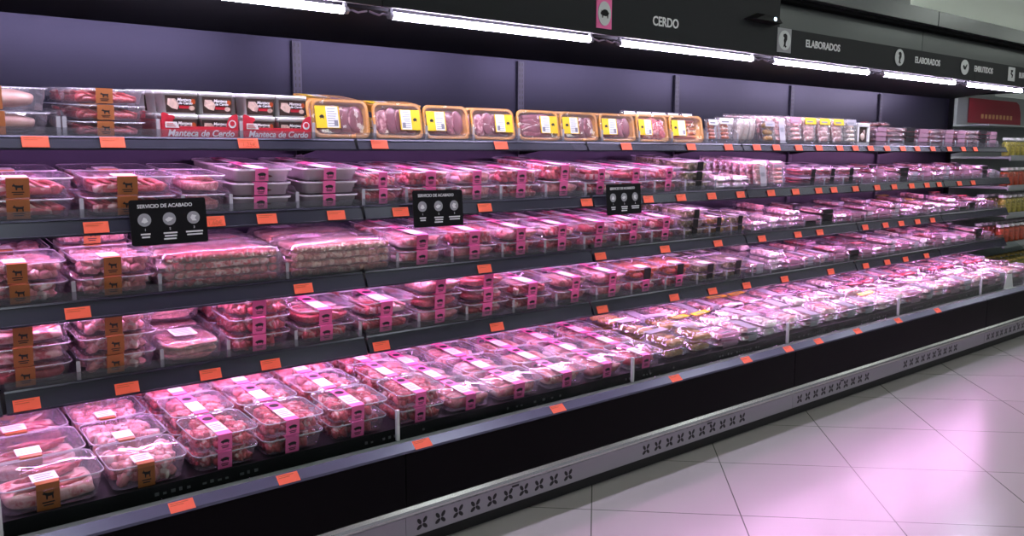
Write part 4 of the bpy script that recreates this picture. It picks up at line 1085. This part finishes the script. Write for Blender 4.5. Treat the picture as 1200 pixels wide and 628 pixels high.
# ceiling lights, unseen fill panels added behind the cases, and vents
nlt = 0
for (x, y) in [(x, y) for x in (.6, 3.4, 6.2, 9.0, 12.0) for y in (-1.1, -3.6)] + [(x, 3.0) for x in (6.0, 7.6, 9.2, 10.8, 12.4, 14.0)] + [(6.6, 2.1), (8.2, 2.1), (5.0, 2.1)]:
    r = empty('ceiling_light', (x, y, 2.95)); mb = MB(); w = .62
    mb.box(-w / 2, w / 2, -w / 2, -w / 2 + .03, -.02, 0); mb.box(-w / 2, w / 2, w / 2 - .03, w / 2, -.02, 0); mb.box(-w / 2, -w / 2 + .03, -w / 2, w / 2, -.02, 0); mb.box(w / 2 - .03, w / 2, -w / 2, w / 2, -.02, 0); mb.build('frame', 'vent', r)
    mb = MB(); mb.box(-w / 2 + .03, w / 2 - .03, -w / 2 + .03, w / 2 - .03, -.075, -.021, b=.01); mb.build('diffuser', 'panelight' if y < 0 else 'fillpanelback', r)
    tag(r, 'square ceiling light panel above the aisle, outside the frame' if y < 0 else 'unseen square fill light panel added behind the case header to brighten the ceiling', 'ceiling light', 'ceiling lights above the aisle' if y < 0 else 'added fill lights behind the cases')
for i, (x, y, w, d) in enumerate(((9.0, .55, .5, .25), (11.6, -.1, 1.2, .5), (12.6, .9, 1.2, .4))):
    mb = MB(); mb.box(-w / 2, w / 2, -d / 2, d / 2, -.015, 0, b=.003)
    for k in range(5): mb.box(-w / 2 + .03, w / 2 - .03, -d / 2 + d * (k + .7) / 6, -d / 2 + d * (k + .9) / 6, -.02, -.014)
    o = mb.build('ceiling_vent', 'vent'); o.location = (x, y, 2.9495); tag(o, ['small grey ceiling vent near the bulkhead edge', 'large grey slatted ceiling vent at the right', 'farther grey slatted ceiling vent'][i], 'vent')

w = bpy.data.worlds.new('World'); bpy.context.scene.world = w; w.use_nodes = True
w.node_tree.nodes['Background'].inputs[0].default_value = (.85, .85, .95, 1); w.node_tree.nodes['Background'].inputs[1].default_value = .25

# ------------------------------------------------------------------ camera
f = 1000.0; th = math.atan((314 - 180) / f); al = math.atan((1810 - 600) / (f / math.cos(th)))
cd = bpy.data.cameras.new('Camera'); cam = bpy.data.objects.new('Camera', cd); C.objects.link(cam)
cam.location = (0, -2.54, 1.446)
fw = Vector((math.cos(al) * math.cos(th), math.sin(al) * math.cos(th), -math.sin(th)))
cam.rotation_euler = fw.to_track_quat('-Z', 'Y').to_euler()
cd.sensor_width = 36; cd.lens = 36 * f / 1200; cd.clip_start = .02
sc = bpy.context.scene; sc.camera = cam
sc.view_settings.view_transform = 'Standard'; sc.view_settings.look = 'None'; sc.view_settings.gamma = 1; sc.view_settings.exposure = 0; sc.view_settings.use_curve_mapping = False
sc.cycles.max_bounces = 10; sc.cycles.transparent_max_bounces = 24; sc.cycles.diffuse_bounces = 3; sc.cycles.glossy_bounces = 3; sc.cycles.caustics_reflective = False; sc.cycles.caustics_refractive = False
sc.cycles.sample_clamp_indirect = 4
